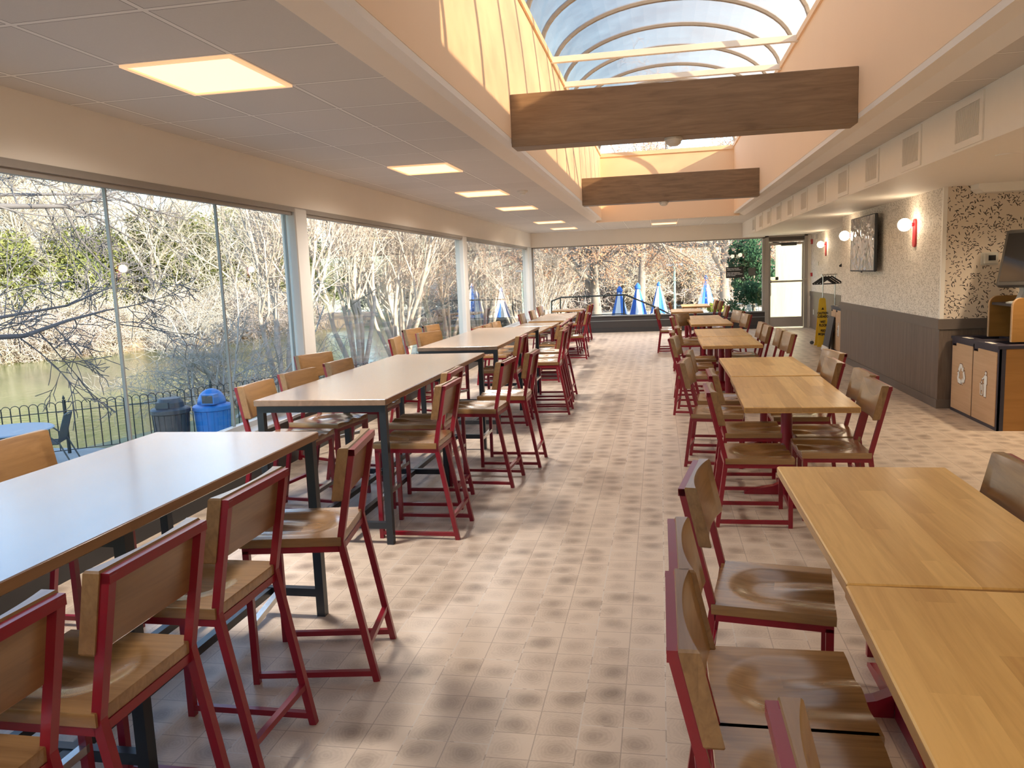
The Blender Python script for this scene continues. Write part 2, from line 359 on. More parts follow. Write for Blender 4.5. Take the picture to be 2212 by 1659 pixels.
# ceiling: tiled slabs around the skylight opening
c = MB()
c.box(-3.7, -4.2, ZC, -1.43, YB+.25, 3.1).box(1.8, -4.2, ZC, 2.14, YB+.25, 3.1).box(-1.43, 18.05, ZC, 1.8, YB+.25, 3.1).box(-1.43, -4.2, ZC, 1.8, 2.9, 3.1)
struct('ceiling', c, M['ceil'], 'grid ceiling of square grey acoustic tiles')
s = MB().box(2.1, -4.2, ZS, 6.7, YW+.05, ZC+.38).box(2.1, YW+.05, ZS, 4.2, YB, ZC+.38)
struct('ceiling_soffit', s, M['white'], 'lowered cream soffit along the sconce wall, open grilles in its face')
# cove around the opening
def cove(sx, x_in, x_mid, x_out):
    m = MB(); y0, y1 = 2.9, 18.05
    pts = [(x_in, 2.755), (x_mid, 2.755), (x_out, 2.712), (x_out, 3.0), (x_in, 3.0)]
    m.prism(pts, (0, y0, 0), (1, 0, 0), (0, 0, 1), (0, y1-y0, 0)); return m
struct('trim_1', cove(-1, -1.252, -1.33, -1.45), M['wall'], 'grey cove strip under the sunlit side of the skylight well')
struct('trim_2', cove(1, 1.582, 1.70, 1.81), M['wall'], 'grey cove strip under the shaded side of the skylight well')
ZT = 4.18
struct('wall_well_window_side', MB().box(-1.37, 2.8, 2.8, -1.25, 18.0, ZT).box(-1.26, 2.9, ZT-.05, -1.225, 17.9, ZT+.02), M['wellwall'], 'peach wall of the skylight well striped with sunlight')
struct('wall_well_sconce_side', MB().box(1.58, 2.8, 2.8, 1.70, 18.0, ZT).box(1.555, 2.9, ZT-.05, 1.59, 17.9, ZT+.02), M['wellwall'], 'tall shaded peach wall of the skylight well')
struct('wall_well_end', MB().box(-1.37, 17.9, 2.715, 1.7, 18.05, ZT-.02).box(-1.25, 17.86, ZT-.08, 1.58, 17.9, ZT), M['wellwall'], 'peach end wall of the skylight well')
struct('wall_well_start', MB().box(-1.37, 2.78, 2.75, 1.7, 2.9, ZT), M['wellwall'], 'peach wall closing the skylight well near the entrance')
# roof over the rest of the building
struct('roof', MB().box(-4.1, -4.4, 3.1, -1.37, YB+.5, 3.3).box(1.7, -4.4, 3.1, 6.9, YW+.2, 3.3).box(1.7, YW+.2, 3.1, 4.2, YB+.3, 3.3).box(-1.37, 18.05, 3.1, 1.7, YB+.5, 3.3).box(-1.37, -4.4, 3.1, 1.7, 2.78, 3.3), M['darkrail'], 'flat dark roof deck')
# barrel skylight: arched sheet, ribs, crossbars, end frame
def arch(y, rise=.72, n=28, x0=-1.30, x1=1.63, dr=0):
    cx, hw = (x0+x1)/2, (x1-x0)/2 + dr
    return [(cx-hw*math.cos(math.pi*i/n), y, ZT+.02+(rise+dr)*math.sin(math.pi*i/n)) for i in range(n+1)]
sky_l = empty('barrel_skylight', (.165, 10.4, ZT), 0, 'arched smoky plastic skylight with curved ribs running over the room', 'skylight')
a0, a1 = arch(2.85), arch(17.98); dm = MB()
for i in range(len(a0)-1): dm.quad(a0[i], a1[i], a1[i+1], a0[i+1])
dm.smooth = True
def par(o, root):
    o.parent = root; o.matrix_parent_inverse = Matrix.Translation(-Vector(root.location)); return o
par(dm.build('dome_sheet', M['dome']), sky_l)
M['rib'] = plain('grey_rib', (.27, .235, .20), .5)
for k in range(15):
    y = 3.0 + 1.0645*k
    par(MB().path(arch(y, dr=-.012), .055, .045).build('rib', M['rib']), sky_l)
eg = MB(); A = arch(17.96, dr=-.02)
eg.f.append(tuple(range(len(A)))); eg.v += A
par(eg.build('end_glazing', M['glass']), sky_l)
par(MB().bar((.165, 17.95, ZT), (.165, 17.95, ZT+.7), .03, .03, (1, 0, 0)).build('mullion', M['rib']), sky_l)
par(MB().path(A, .03, .03).build('end_frame', M['rib']), sky_l)
par(MB().box(-1.31, 2.82, ZT, 1.64, 2.88, ZT+.7).build('start_panel', M['white']), sky_l)
for i, (y, lab) in enumerate(((9.86, 'white crossbar spanning the skylight, the first one in front of the big beam'), (11.15, 'white crossbar spanning the skylight just above the big beam'))):
    tag(MB().rbox(-1.25, y-.03, ZT-.06, 1.58, y+.03, ZT+.01).build('skylight_crossbar', M['white']), lab, 'crossbar', 'crossbars of the skylight')
# big wood-grain beams with smoke detectors
for i, (y, lab, dx, dlab) in enumerate(((6.98, 'near dark wood-grain beam spanning the skylight well, larger in view', .13, 'round cream smoke detector under the larger near beam'),
                              (13.42, 'far dark wood-grain beam spanning the skylight well, smaller in view', .08, 'round cream smoke detector under the far beam'))):
    b = MB().rbox(-1.25, y, ZC+.005, 1.58, y+.26, 3.165, .004).build('ceiling_beam', M['beam']); tag(b, lab, 'beam', 'wood-grain beams')
    d = empty('smoke_detector', (dx, y+.1, ZC+.005), 0, dlab, 'smoke detector')
    MB().lathe([(.075, 0), (.078, -.02), (.072, -.025)]).build('base', M['offwhite'], d)
    h = MB().lathe([(.066, -.02), (.06, -.05), (.035, -.066)]); h.smooth = False; h.build('sensor_head', M['offwhite'], d)
d = empty('smoke_detector', (-1.76, 10.5, ZC), 0, 'small round cream smoke detector on the tiled ceiling', 'smoke detector')
MB().lathe([(.07, 0), (.07, -.015), (.05, -.035)]).build('base', M['offwhite'], d); MB().lathe([(.04, -.03), (.03, -.05)]).build('sensor_head', M['offwhite'], d)

# window wall
w = MB().box(-3.75, -4.2, 2.335, XL, YB, 3.1)
struct('wall_window_header', w, M['wall'], 'cream header wall above the long windows')
struct('trim_window_head', MB().box(XL-.12, -4.2, 2.30, XL+.005, YB-.1, 2.345).box(XL-.06, -4.2, 2.27, XL-.02, YB-.1, 2.31), M['alu'], 'brown-grey metal head channel above the long windows')
struct('wall_window_sill', MB().box(XL-.14, -4.2, 0, XL+.06, YB, .40), M['darkrail'], 'low dark brown wall below the long windows')
struct('trim_ledge', MB().rbox(XL-.16, -4.2, .40, XL+.10, YB, .43).box(XL-.09, -4.2, .43, XL-.03, YB, .475), M['ledge'], 'pale ledge and glazing rail along the long windows')
struct('baseboard_window', MB().box(XL+.06, -4.2, 0, XL+.075, YB, .1), M['plasticblack'], 'black baseboard below the long windows')
cols = [(.9, 1.15), (7.16, 7.42), (13.75, 14.03), (20.75, 21.4)]
for i, (y0, y1) in enumerate(cols):
    struct('trim_column_%d' % (i+1), MB().rbox(XL-.14, y0, .43, XL+.012, y1, 2.34, .01), M['frame'], 'white painted column between window bays')
bays = [(-4.1, .9, 3), (1.15, 7.16, 0), (7.42, 13.75, 0), (14.03, 20.75, 0)]
mulls = {0: [-2.5, -.9], 1: [2.0, 3.3, 4.6, 5.89, 7.08], 2: [9.5, 11.6], 3: [16.3, 18.5]}
for i, (y0, y1, _) in enumerate(bays):
    wr = empty('window_%d' % (i+1), (XL-.06, (y0+y1)/2, .475)); tag(wr, 'long plate glass window bay facing the pond', 'window', None, 'structure')
    par(MB().box(XL-.064, y0, .475, XL-.058, y1, 2.30).build('pane', M['glass']), wr)
    for y in mulls[i]: par(MB().box(XL-.072, y-.006, .475, XL-.05, y+.006, 2.30).build('mullion', M['winedge'] if i == 1 else M['glass']), wr)
# back wall with a wide window and a door
struct('wall_back_header', MB().box(-3.75, YB, 2.335, 2.70, YB+.25, 3.1).box(2.70, YB, 2.38, 4.2, YB+.25, 3.1), M['wall'], 'cream header wall above the far window')
struct('wall_back_sill', MB().box(-3.7, YB, 0, 2.66, YB+.2, .43), M['darkrail'], 'low dark wall below the far window')
struct('trim_back_sill', MB().box(-3.41, YB-.03, .43, 2.66, YB+.15, .455).box(-3.41, YB-.012, .30, 2.66, YB, .315), M['winedge'], 'thin metal sill along the far window')
struct('baseboard_back', MB().box(-3.4, YB-.02, 0, 2.66, YB, .12), M['plasticblack'], 'black baseboard below the far window')
wr = empty('window_5', (-.4, YB+.06, .455)); tag(wr, 'wide far window looking onto the patio with blue umbrellas', 'window', None, 'structure')
par(MB().box(-3.41, YB+.055, .455, 2.64, YB+.061, 2.335).build('pane', M['glass']), wr)
par(MB().box(-3.42, YB, .455, -3.36, YB+.14, 2.335).box(2.60, YB, .455, 2.66, YB+.14, 2.335).box(-3.4, YB, 2.31, 2.66, YB+.14, 2.34).build('window_frame', M['alu']), wr)
for x in (-1.42, .6): par(MB().box(x-.006, YB+.052, .455, x+.006, YB+.064, 2.31).build('mullion', M['glass']), wr)
struct('wall_back_end', MB().box(3.70, YB, 0, 4.2, YB+.2, 2.4), M['wall'], 'wall beside the glass exit door')
# door
dr = empty('door_1', (3.15, YB, 0)); tag(dr, 'glass exit door in a bronze metal frame, planks seen through it', 'door', None, 'structure')
par(MB().box(2.66, YB-.03, 0, 2.75, YB+.12, 2.38).box(3.62, YB-.03, 0, 3.70, YB+.12, 2.38).box(2.66, YB-.03, 2.33, 3.70, YB+.12, 2.38).box(2.75, YB-.02, 2.2, 3.62, YB+.1, 2.235).build('door_frame', M['alu']), dr)
par(MB().box(2.75, YB+.02, 2.235, 3.62, YB+.08, 2.33).build('transom_panel', plain('transom_brown', (.1, .08, .07), .5)), dr)
par(MB().box(2.76, YB, .03, 2.80, YB+.05, 2.19).box(3.57, YB, .03, 3.61, YB+.05, 2.19).box(2.80, YB, .03, 3.57, YB+.05, .29).box(2.80, YB, 2.13, 3.57, YB+.05, 2.19).build('door_leaf', M['alu']), dr)
par(MB().box(2.80, YB+.02, .29, 3.57, YB+.028, 2.13).build('pane', M['glass']), dr)
par(MB().bar((2.78, YB-.06, 1.20), (3.60, YB-.06, 1.20), .03, .045, (0, 1, 0)).box(2.77, YB-.07, 1.16, 2.81, YB, 1.24).box(3.57, YB-.07, 1.16, 3.60, YB, 1.24).build('push_bar', M['alu']), dr)
par(MB().box(3.05, YB-.09, 2.10, 3.42, YB-.01, 2.18).bar((3.06, YB-.10, 2.17), (2.84, YB-.04, 2.20), .02, .02).build('door_closer', M['plasticblack']), dr)
par(MB().tube([(2.80, YB-.02, 1.14), (2.80, YB-.07, 1.12), (2.80, YB-.07, .86), (2.80, YB-.02, .84)], .008).build('pull_handle', M['chrome']), dr)
# recess wall (by the door) and the pier with TV
struct('wall_recess', MB().box(XR, 14.0, .93, XR+.4, YB, 2.4), M['paper_side'], 'patterned wallpaper wall in the recess by the door')
struct('trim_recess', MB().box(XR-.02, 14.1, .81, XR, YB, .93), M['rail'], 'grey rail in the recess by the door')
struct('wall_recess_panel', MB().box(XR-.008, 14.1, 0, XR+.4, YB, .81).box(XR-.02, 14.1, 0, XR-.008, YB, .02), M['wains'], 'grey panelled lower wall in the recess')
struct('wall_pier', MB().box(XW, YW, .97, 4.2, YE, 2.37), M['paper_side'], 'wallpapered wall pier carrying the television')
struct('wall_pier_panel', MB().box(XW-.004, YW-.004, .09, 4.2, YE, .87), M['wains'], 'grey-brown vertical grain wainscot below the television')
struct('trim_pier_rail', MB().box(XW-.022, YW-.022, .865, 4.2, YE+.02, .975), M['rail'], 'taupe rail over the wainscot')
struct('baseboard_pier', MB().box(XW-.016, YW-.016, 0, 4.2, YE+.016, .095), M['rail'], 'taupe baseboard below the wainscot')
struct('wall_end', MB().box(XW+.035, YW-.004, .97, 6.7, YW+.05, 2.4), M['paper_end'], 'wall with bold dark brush stroke wallpaper behind the kiosk')
struct('wall_end_panel', MB().box(4.2, YW-.004, 0, 6.7, YW+.05, .97), M['wains'], 'wainscot behind the recycling station')
struct('trim_corner', MB().box(XW-.006, YW-.008, .975, XW+.035, YW+.03, 2.37), M['white'], 'white corner bead of the wallpapered pier')
struct('trim_crown', MB().prism([(0, 0), (-.0, -.05), (.05, -.09), (.9, -.09), (.9, 0)], (XW+.25, YW-.012, ZS), (1, 0, 0), (0, 0, 1), (0, -.22, 0)), M['white'], 'cream crown moulding over the brush stroke wallpaper')
struct('wall_right', MB().box(6.6, -4.2, 0, 6.75, YW, 2.5), M['wall'], 'cream wall on the service side')
struct('wall_entrance', MB().box(-3.75, -4.35, 0, 6.75, -4.2, 3.1), M['wall'], 'cream wall at the entrance end')
# return wall at the start of the recess
struct('wall_recess_return', MB().box(XW+.3, YE+.001, 0, XR+.15, YE+.05, 2.37), M['paper_side'], 'side of the pier facing the recess')

# grilles in the soffit face
fr, sl = None, None
for k in range(13):
    y = 6.11 + 1.268*(k-2)
    if y > 20.8: break
    nth = ['', '', 'first', 'second', 'third', 'fourth', 'fifth', 'sixth', 'seventh', 'eighth', 'ninth', 'tenth', 'eleventh'][k]
    lab = 'square white air grille in the soffit face, %s counting from the entrance end' % nth if nth else 'square white air grille beyond the edge of view'
    if k < 2: continue
    g = empty('air_vent', (2.1, y, 2.54), 0, lab, 'vent', 'air vents in the soffit face')
    if fr is None:
        f = MB()
        for (a, b_, c_, d_) in ((-.27, -.22, -.16, .16), (.22, .27, -.16, .16), (-.22, .22, -.16, -.115), (-.22, .22, .115, .16)):
            f.box(-.012, a, c_, 0, b_, d_)
        fr = f.mesh('frame', M['white'])
        s3 = MB()
        for i in range(20): s3.box(-.011, -.215+i*.0222, -.113, .0, -.206+i*.0222, .113)
        sl = s3.mesh('louvres', M['white']); bkm = MB().box(-.003, -.22, -.115, -.001, .22, .115).mesh('dark_opening', plain('dark_opening', (.30, .26, .21), .8))
    for me in (fr, sl, bkm):
        o = bpy.data.objects.new(me.name, me); col.objects.link(o); o.parent = g
# ceiling lamps
lamps = [(-2.6, 3.65, 'large nearest of the window side ceiling lamps, its recess visible'), (-2.6, 7.58, 'second square ceiling lamp from the entrance over the window tables'), (-2.6, 10.2, 'third square ceiling lamp from the entrance over the window tables'),
         (-2.6, 12.81, 'fourth square ceiling lamp from the entrance over the window tables'), (-2.6, 16.74, 'fifth square ceiling lamp, second from the far corner'), (-2.6, 19.36, 'last square ceiling lamp, by the far window corner'), (-.18, 19.36, 'lone square ceiling lamp beyond the end of the skylight well'),
         (-2.6, -.27, None), (-2.6, -2.9, None), (.4, -1.6, None)]  # entries without a label: unseen lamps added behind the camera as fill
for x, y, lab in lamps:
    g = empty('ceiling_lamp', (x+.3, y+.3275, ZC), 0, lab or 'unseen square ceiling lamp added near the entrance for fill light', 'lamp', 'square ceiling lamps')
    MB().box(-.30, -.325, -.012, -.275, .325, 0).box(.275, -.325, -.012, .30, .325, 0).box(-.275, -.325, -.012, .275, -.30, 0).box(-.275, .30, -.012, .275, .325, 0).build('frame', M['lampside'], g)
    MB().box(-.275, -.30, -.004, .275, .30, -.001).build('diffuser', M['lamp'], g)
    ld = bpy.data.lights.new('panel_light', 'SPOT'); ld.energy = (170 if x > 0 else 60) if lab is None else 215; ld.spot_size = R(165); ld.spot_blend = 1; ld.shadow_soft_size = .22; ld.color = (1, .90, .80)
    lo = bpy.data.objects.new('panel_light', ld); col.objects.link(lo); lo.parent = g; lo.location = (0, 0, -.02)
# unseen downlights added in the soffit to brighten the service side
M['down'] = emit('fill_lens', (1, .78, .5), 6)
for i, (x, y) in enumerate(((3.6, 7.9), (4.3, 5.0), (4.3, 2.4), (4.3, -.5), (2.9, 3.6), (2.9, 1.2), (2.9, -1.6), (2.55, 6.6))):
    g = empty('fill_downlight', (x, y, ZS), 0, 'unseen round fill lamp added in the lowered soffit', 'lamp', 'added fill lamps in the soffit')
    MB().lathe([(.09, 0), (.09, -.008), (.07, -.008)]).build('ring', M['white'], g); MB().lathe([(.07, -.003), (.068, -.006)]).build('lens', M['down'], g)
    ld = bpy.data.lights.new('fill_spot', 'SPOT'); ld.energy = 80 if i == 0 else 35; ld.spot_size = R(150); ld.spot_blend = 1; ld.color = (1, .79, .55); ld.shadow_soft_size = .07
    lo = bpy.data.objects.new('fill_spot', ld); col.objects.link(lo); lo.parent = g; lo.location = (0, 0, -.02)

# ------------------------------------------------------------------ seating
def saddle(u, v):
    """u: -1 at the rear to 1 at the front; v: -1..1 across"""
    d = math.hypot((u+.08)/.74, v/.80) if u < -.08 else abs(v)/.80
    t = min(1, max(0, (d-.38)/.62)); k = 1 - t*t*(3-2*t)
    uu = max(0, min(1, (u+.2)/1.2)); uu = uu*uu*(3-2*uu)
    return -.019*k + uu*k*(.017*math.exp(-(v/.24)**2) + .005)
def seat_mb(hx, hy, z0, th, n=28):
    m = MB(); m.smooth = True
    def pt(i, j, top):
        u, v = -1+2*i/n, -1+2*j/n
        return (u*hx, v*hy, z0+th+saddle(u, v))
    for i in range(n+1):
        for j in range(n+1): m.v.append(pt(i, j, True))
    for i in range(n):
        for j in range(n):
            a = i*(n+1)+j; m.f.append((a, a+n+1, a+n+2, a+1))
    # rim and bottom
    ring = [(i, 0) for i in range(n+1)] + [(n, j) for j in range(1, n+1)] + [(i, n) for i in range(n-1, -1, -1)] + [(0, j) for j in range(n-1, 0, -1)]
    b = len(m.v)
    for i, j in ring:
        x, y, z = pt(i, j, True); m.v.append((x*1.006, y*1.006, z-.005))
    b2 = len(m.v)
    for i, j in ring: m.v.append(((-1+2*i/n)*hx, (-1+2*j/n)*hy, z0))
    k = len(ring)
    for q in range(k):
        r_ = (q+1) % k; A, B = ring[q][0]*(n+1)+ring[q][1], ring[r_][0]*(n+1)+ring[r_][1]
        m.f += [(A, B, b+r_, b+q), (b+q, b+r_, b2+r_, b2+q)]
    m.f.append(tuple(b2+q for q in range(k-1, -1, -1)))
    return m
def smooth_by_angle(o, deg=35):
    me = o.data
    import bmesh
    bm = bmesh.new(); bm.from_mesh(me)
    for e in bm.edges:
        if len(e.link_faces) == 2: e.smooth = e.calc_face_angle(0) < R(deg)
    for f_ in bm.faces: f_.smooth = True
    bm.to_mesh(me); bm.free()
def back_mb(hy, z0, z1, x_at):
    """scooped backrest block; x_at(z) is the face of the uprights"""
    m = MB(); n = 14
    for zi, z in enumerate((z0, z0+.006, z1-.006, z1)):
        c_ = .004 if zi in (0, 3) else 0
        for j in range(n+1):
            v = -1+2*j/n; m.v.append((x_at(z)+c_, v*(hy-c_), z))
        for j in range(n, -1, -1):
            v = -1+2*j/n; th = .020 + .024*min(1, abs(v))**2.2
            m.v.append((x_at(z)+th-c_, v*(hy-c_), z))
    k = 2*(n+1)
    for r_ in range(3):
        for j in range(k):
            i2 = (j+1) % k; m.f.append((r_*k+j, r_*k+i2, (r_+1)*k+i2, (r_+1)*k+j))
    for j in range(n):   # caps as quads
        m.f.append((j, k-1-j, k-2-j, j+1)); m.f.append((3*k+j+1, 3*k+k-2-j, 3*k+k-1-j, 3*k+j))
    return m
def make_seat(name, joint, top, foot, backx, zrest, hy_back, label, cat):
    t = empty(name, (0, 0, 0), 0, label, cat)
    hw = .19 if foot > .28 else .205; fz = .568 if joint > .5 else .395
    st = seat_mb(.205, hw+.02, fz+.014, .036).build('seat', M['seatwood'], t); smooth_by_angle(st)
    def xat(z): return -.20 + (-backx+.20)*((z-joint)/(top-joint)) + .011
    bk = back_mb(hy_back, top-.205, top+.008, xat).build('backrest', M['backwood'], t); smooth_by_angle(bk, 30)
    for sy in (-1, 1):
        y = sy*hw
        MB().bar((.185, y, 0), (.185, y, fz), .026, .026).build('leg', M['red'], t)
        MB().path([(-foot, y, 0), (-.203, y, joint-.01), (-.2, y, joint+.01), (-backx, y, top)], .026, .026).build('leg', M['red'], t)
        MB().bar((-foot+.008, y, .035), (.172, y, .035), .022, .022).build('runner', M['red'], t)
    sf = MB()
    sf.bar((-.195, -hw, fz), (-.195, hw, fz), .026, .026, (1, 0, 0)).bar((.185, -hw, fz), (.185, hw, fz), .026, .026, (1, 0, 0))
    sf.bar((-.195, -hw, fz), (.198, -hw, fz), .026, .026).bar((-.195, hw, fz), (.198, hw, fz), .026, .026)
    sf.build('seat_frame', M['red'], t)
    MB().bar((-backx, -hw-.013, top-.011), (-backx, hw+.013, top-.011), .024, .026, (1, 0, 0)).build('back_frame', M['red'], t)
    fx = -foot + (foot-.2)*(.15/joint)
    MB().bar((fx, -hw, .15), (fx, hw, .15), .022, .022, (1, 0, 0)).build('stretcher', M['red'], t)
    if zrest: tag(MB().bar((.185, -hw, zrest), (.185, hw, zrest), .026, .026, (1, 0, 0)).build('footrest', M['chrome'], t), 'bare steel footrest')
    return t
stool = make_seat('bar_stool', .588, .968, .31, .27, .25, .208, 's', 'bar stool')
chair = make_seat('dining_chair', .415, .855, .255, .305, None, .225, 'c', 'chair')
T = 'red bar stool '
stools = [
 (-1.495, 3.02, 189, T+'pulled back and turned at the end of the near black-framed table'),
 (-1.595, 2.36, 180, T+'second along the aisle side of the near table from its open end'),
 (-1.55, 1.76, 180, T+'with a bright glint on its top rail, third along the near table'),
 (-1.57, 1.24, 180, T+'cut off by the photo corner beside the near table'),
 (-2.68, 3.05, 0, T+'on the window side of the near table, only its back showing'),
 (-2.44, 4.86, 0, T+'on the window side of the second table, first from the near table'),
 (-2.45, 5.48, -9, T+'second on the window side of the second table, slightly turned'),
 (-2.41, 6.18, -4, T+'third on the window side of the second table, tucked under its top'),
 (-2.95, 6.76, -23, T+'pushed back against the window column behind the second table'),
 (-1.57, 4.80, 180, T+'at the near end of the aisle side of the second table'),
 (-1.71, 5.43, 181, T+'tucked behind the first stool, aisle side of the second table'),
 (-1.435, 6.03, 177, T+'third on the aisle side of the second table, clear of it'),
 (-1.33, 6.66, 180, T+'at the far end of the second table, furthest into the aisle'),
 (-2.73, 8.62, 7, T+'first on the window side of the third table, dark edged'),
 (-2.58, 9.25, -25, T+'turned, in front of the others by the glass, third table'),
 (-3.0, 10.0, -12, T+'pushed back to the glass behind the third table'),
 (-2.95, 10.75, -10, T+'last by the glass behind the third table, mostly hidden'),
 (-1.74, 8.5, 180, T+'at the near end of the third table, half under its top'),
 (-1.36, 9.17, 180, T+'heading the close row along the aisle side of the third table'),
 (-1.41, 9.68, 180, T+'second of the close row along the aisle side of the third table'),
 (-1.43, 10.33, 180, T+'third of the close row along the aisle side of the third table'),
]
TC = 'low red chair '
chairs = [
 (-1.77, 11.95, 180, TC+'first low one beyond the stools, aisle side of the window row'),
 (-1.78, 12.42, 180, TC+'second low one beyond the stools, aisle side of the window row'),
 (-1.80, 12.93, 180, TC+'third low one beyond the stools, aisle side of the window row'),
 (-1.82, 13.55, 180, TC+'fourth low one beyond the stools, aisle side of the window row'),
 (-1.63, 15.05, 180, TC+'standing out into the aisle beside the long far window table'),
 (-1.85, 15.72, 180, TC+'second beside the long far window table on the aisle'),
 (-1.86, 16.6, 180, TC+'third beside the long far window table on the aisle'),
 (-1.93, 18.75, 183, TC+'at the aisle side of the last window row table'),
 (-1.90, 19.25, 183, TC+'nearest the far window beside the last window row table'),
 (-2.47, 11.75, 0, TC+'first low one by the glass behind the third bar table'),
 (-2.45, 12.35, 0, TC+'second low one by the glass beyond the third bar table'),
 (-2.45, 12.95, -6, TC+'third low one by the glass beyond the third bar table'),
 (-2.43, 15.5, 0, TC+'by the glass at the long far window table, first of two'),
 (-2.43, 16.8, 0, TC+'by the glass at the long far window table, second of two'),
 (-2.55, 18.75, -3, TC+'by the corner column at the last window row table'),
 (.40, 2.92, -9, TC+'beside the big maple table, its scooped seat in full view'),
 (.33, 2.19, 0, TC+'in the middle of the three at the big maple table edge'),
 (.32, 1.755, 0, TC+'with a worn red top rail at the big maple table'),
 (.49, 1.15, 0, TC+'cut off by the bottom of the photo at the big maple table'),
 (.59, 5.17, 0, TC+'at the front of the second pair of maple tables, aisle side'),
 (.65, 5.95, 0, TC+'tucked behind the front chair of the second pair of maple tables'),
 (.47, 6.7, -8, TC+'out in the aisle between the second pair of maple tables'),
 (.53, 7.38, -5, TC+'at the far end of the second pair of maple tables, aisle side'),
 (.42, 9.08, -8, TC+'at the near end of the third maple pair, aisle side'),
 (.42, 9.95, 0, TC+'second at the third pair of maple tables, aisle side'),
 (.50, 10.7, 0, TC+'third at the third pair of maple tables, aisle side'),
 (.46, 13.05, 0, TC+'first at the fourth table of the maple row, aisle side'),
 (.60, 13.75, -28, TC+'turned to show its pale back at the fourth maple table'),
 (.20, 15.95, 0, TC+'alone in the aisle in front of the dark far wall'),
 (.22, 16.5, 0, TC+'hidden behind the lone aisle chair before the far wall'),
 (.5, 18.8, 0, TC+'before the far window at the last maple table, aisle side'),
 (1.02, 3.1, 180, TC+'across the big maple table, cut off by the photo edge'),
 (1.07, 5.33, 180, TC+'front of the touching pair, wall side of the second maple tables'),
 (1.12, 5.83, 180, TC+'back of the touching pair, wall side of the second maple tables'),
 (1.065, 6.57, 180, TC+'front one of the overlapping two at the next maple top'),
 (1.2, 7.2, 187, TC+'slightly turned, behind the overlapping one at the second maple pair'),
 (1.15, 9.3, 182, TC+'front one of two at the third maple pair, wall side'),
 (1.14, 9.87, 180, TC+'back one of two at the third maple pair, wall side'),
 (1.07, 10.5, 180, TC+'third on the wall side of the third maple pair'),
 (1.07, 11.1, 180, TC+'fourth on the wall side of the third maple pair'),
 (1.09, 13.2, 187, TC+'front one of two at the fourth maple table, wall side'),
 (1.08, 14.3, 195, TC+'back one of two at the fourth maple table, wall side'),
 (1.03, 16.3, 180, TC+'on the wall side of the small table before the far window'),
 (1.10, 18.8, 180, TC+'first by the evergreen bush side of the last maple table'),
 (1.02, 19.3, 180, TC+'second by the evergreen bush side of the last maple table'),
]
for proto, lst, grp in ((stool, stools, 'bar stools at the black-framed tables'), (chair, chairs, 'low chairs at the dining tables')):
    for i, (x, y, rz, lab) in enumerate(lst):
        if i == 0:
            proto.location = (x, y, 0); proto.rotation_euler = (0, 0, R(rz)); proto['label'] = lab; proto['group'] = grp
        else: dup(proto, (x, y, 0), rz, lab, grp)

# ------------------------------------------------------------------ tables
def bar_table(x0, y0, x1, y1, label, tilt=0):
    cx, cy = (x0+x1)/2, (y0+y1)/2; hx, hy = (x1-x0)/2, (y1-y0)/2
    t = empty('bar_table', (cx, cy, 0), tilt, label, 'table', 'bar height tables with black frames')
    tp = MB().rbox(-hx, -hy, .876, hx, hy, .914, .003).build('tabletop', M['topwood_brown'], t)
    tag(MB().box(-hx-.0015, -hy+.004, .88, -hx+.002, hy-.004, .911).box(hx-.002, -hy+.004, .88, hx+.0015, hy-.004, .911).build('edge_band', M['edge_brown'], tp))
    a = .042; xi, yi = hx-.03, hy-.035
    for yy in (-yi, 0, yi):
        for sx in (-1, 1): MB().box(sx*xi-a/2, yy-a/2, 0, sx*xi+a/2, yy+a/2, .834).build('leg', M['black'], t)
        MB().box(-xi-a/2, yy-a/2, .834, xi+a/2, yy+a/2, .876).build('top_rail', M['black'], t)
        MB().box(-xi+a/2, yy-.018, .10, xi-a/2, yy+.018, .14).build('crossbar', M['black'], t)
    for sx in (-1, 1):
        MB().box(sx*.13-.018, -yi+.018, .10, sx*.13+.018, -.018, .136).build('stretcher', M['black'], t)
        MB().box(sx*.13-.018, .018, .10, sx*.13+.018, yi-.018, .136).build('stretcher', M['black'], t)
bar_table(-2.49, .72, -1.625, 3.50, 'long near bar table with a bluish sheen from the window and black legs')
bar_table(-2.49, 4.47, -1.63, 7.22, 'second long bar table from the entrance with worn edge and black legs')
bar_table(-2.49, 7.87, -1.635, 10.75, 'third long bar table from the entrance with black legs')
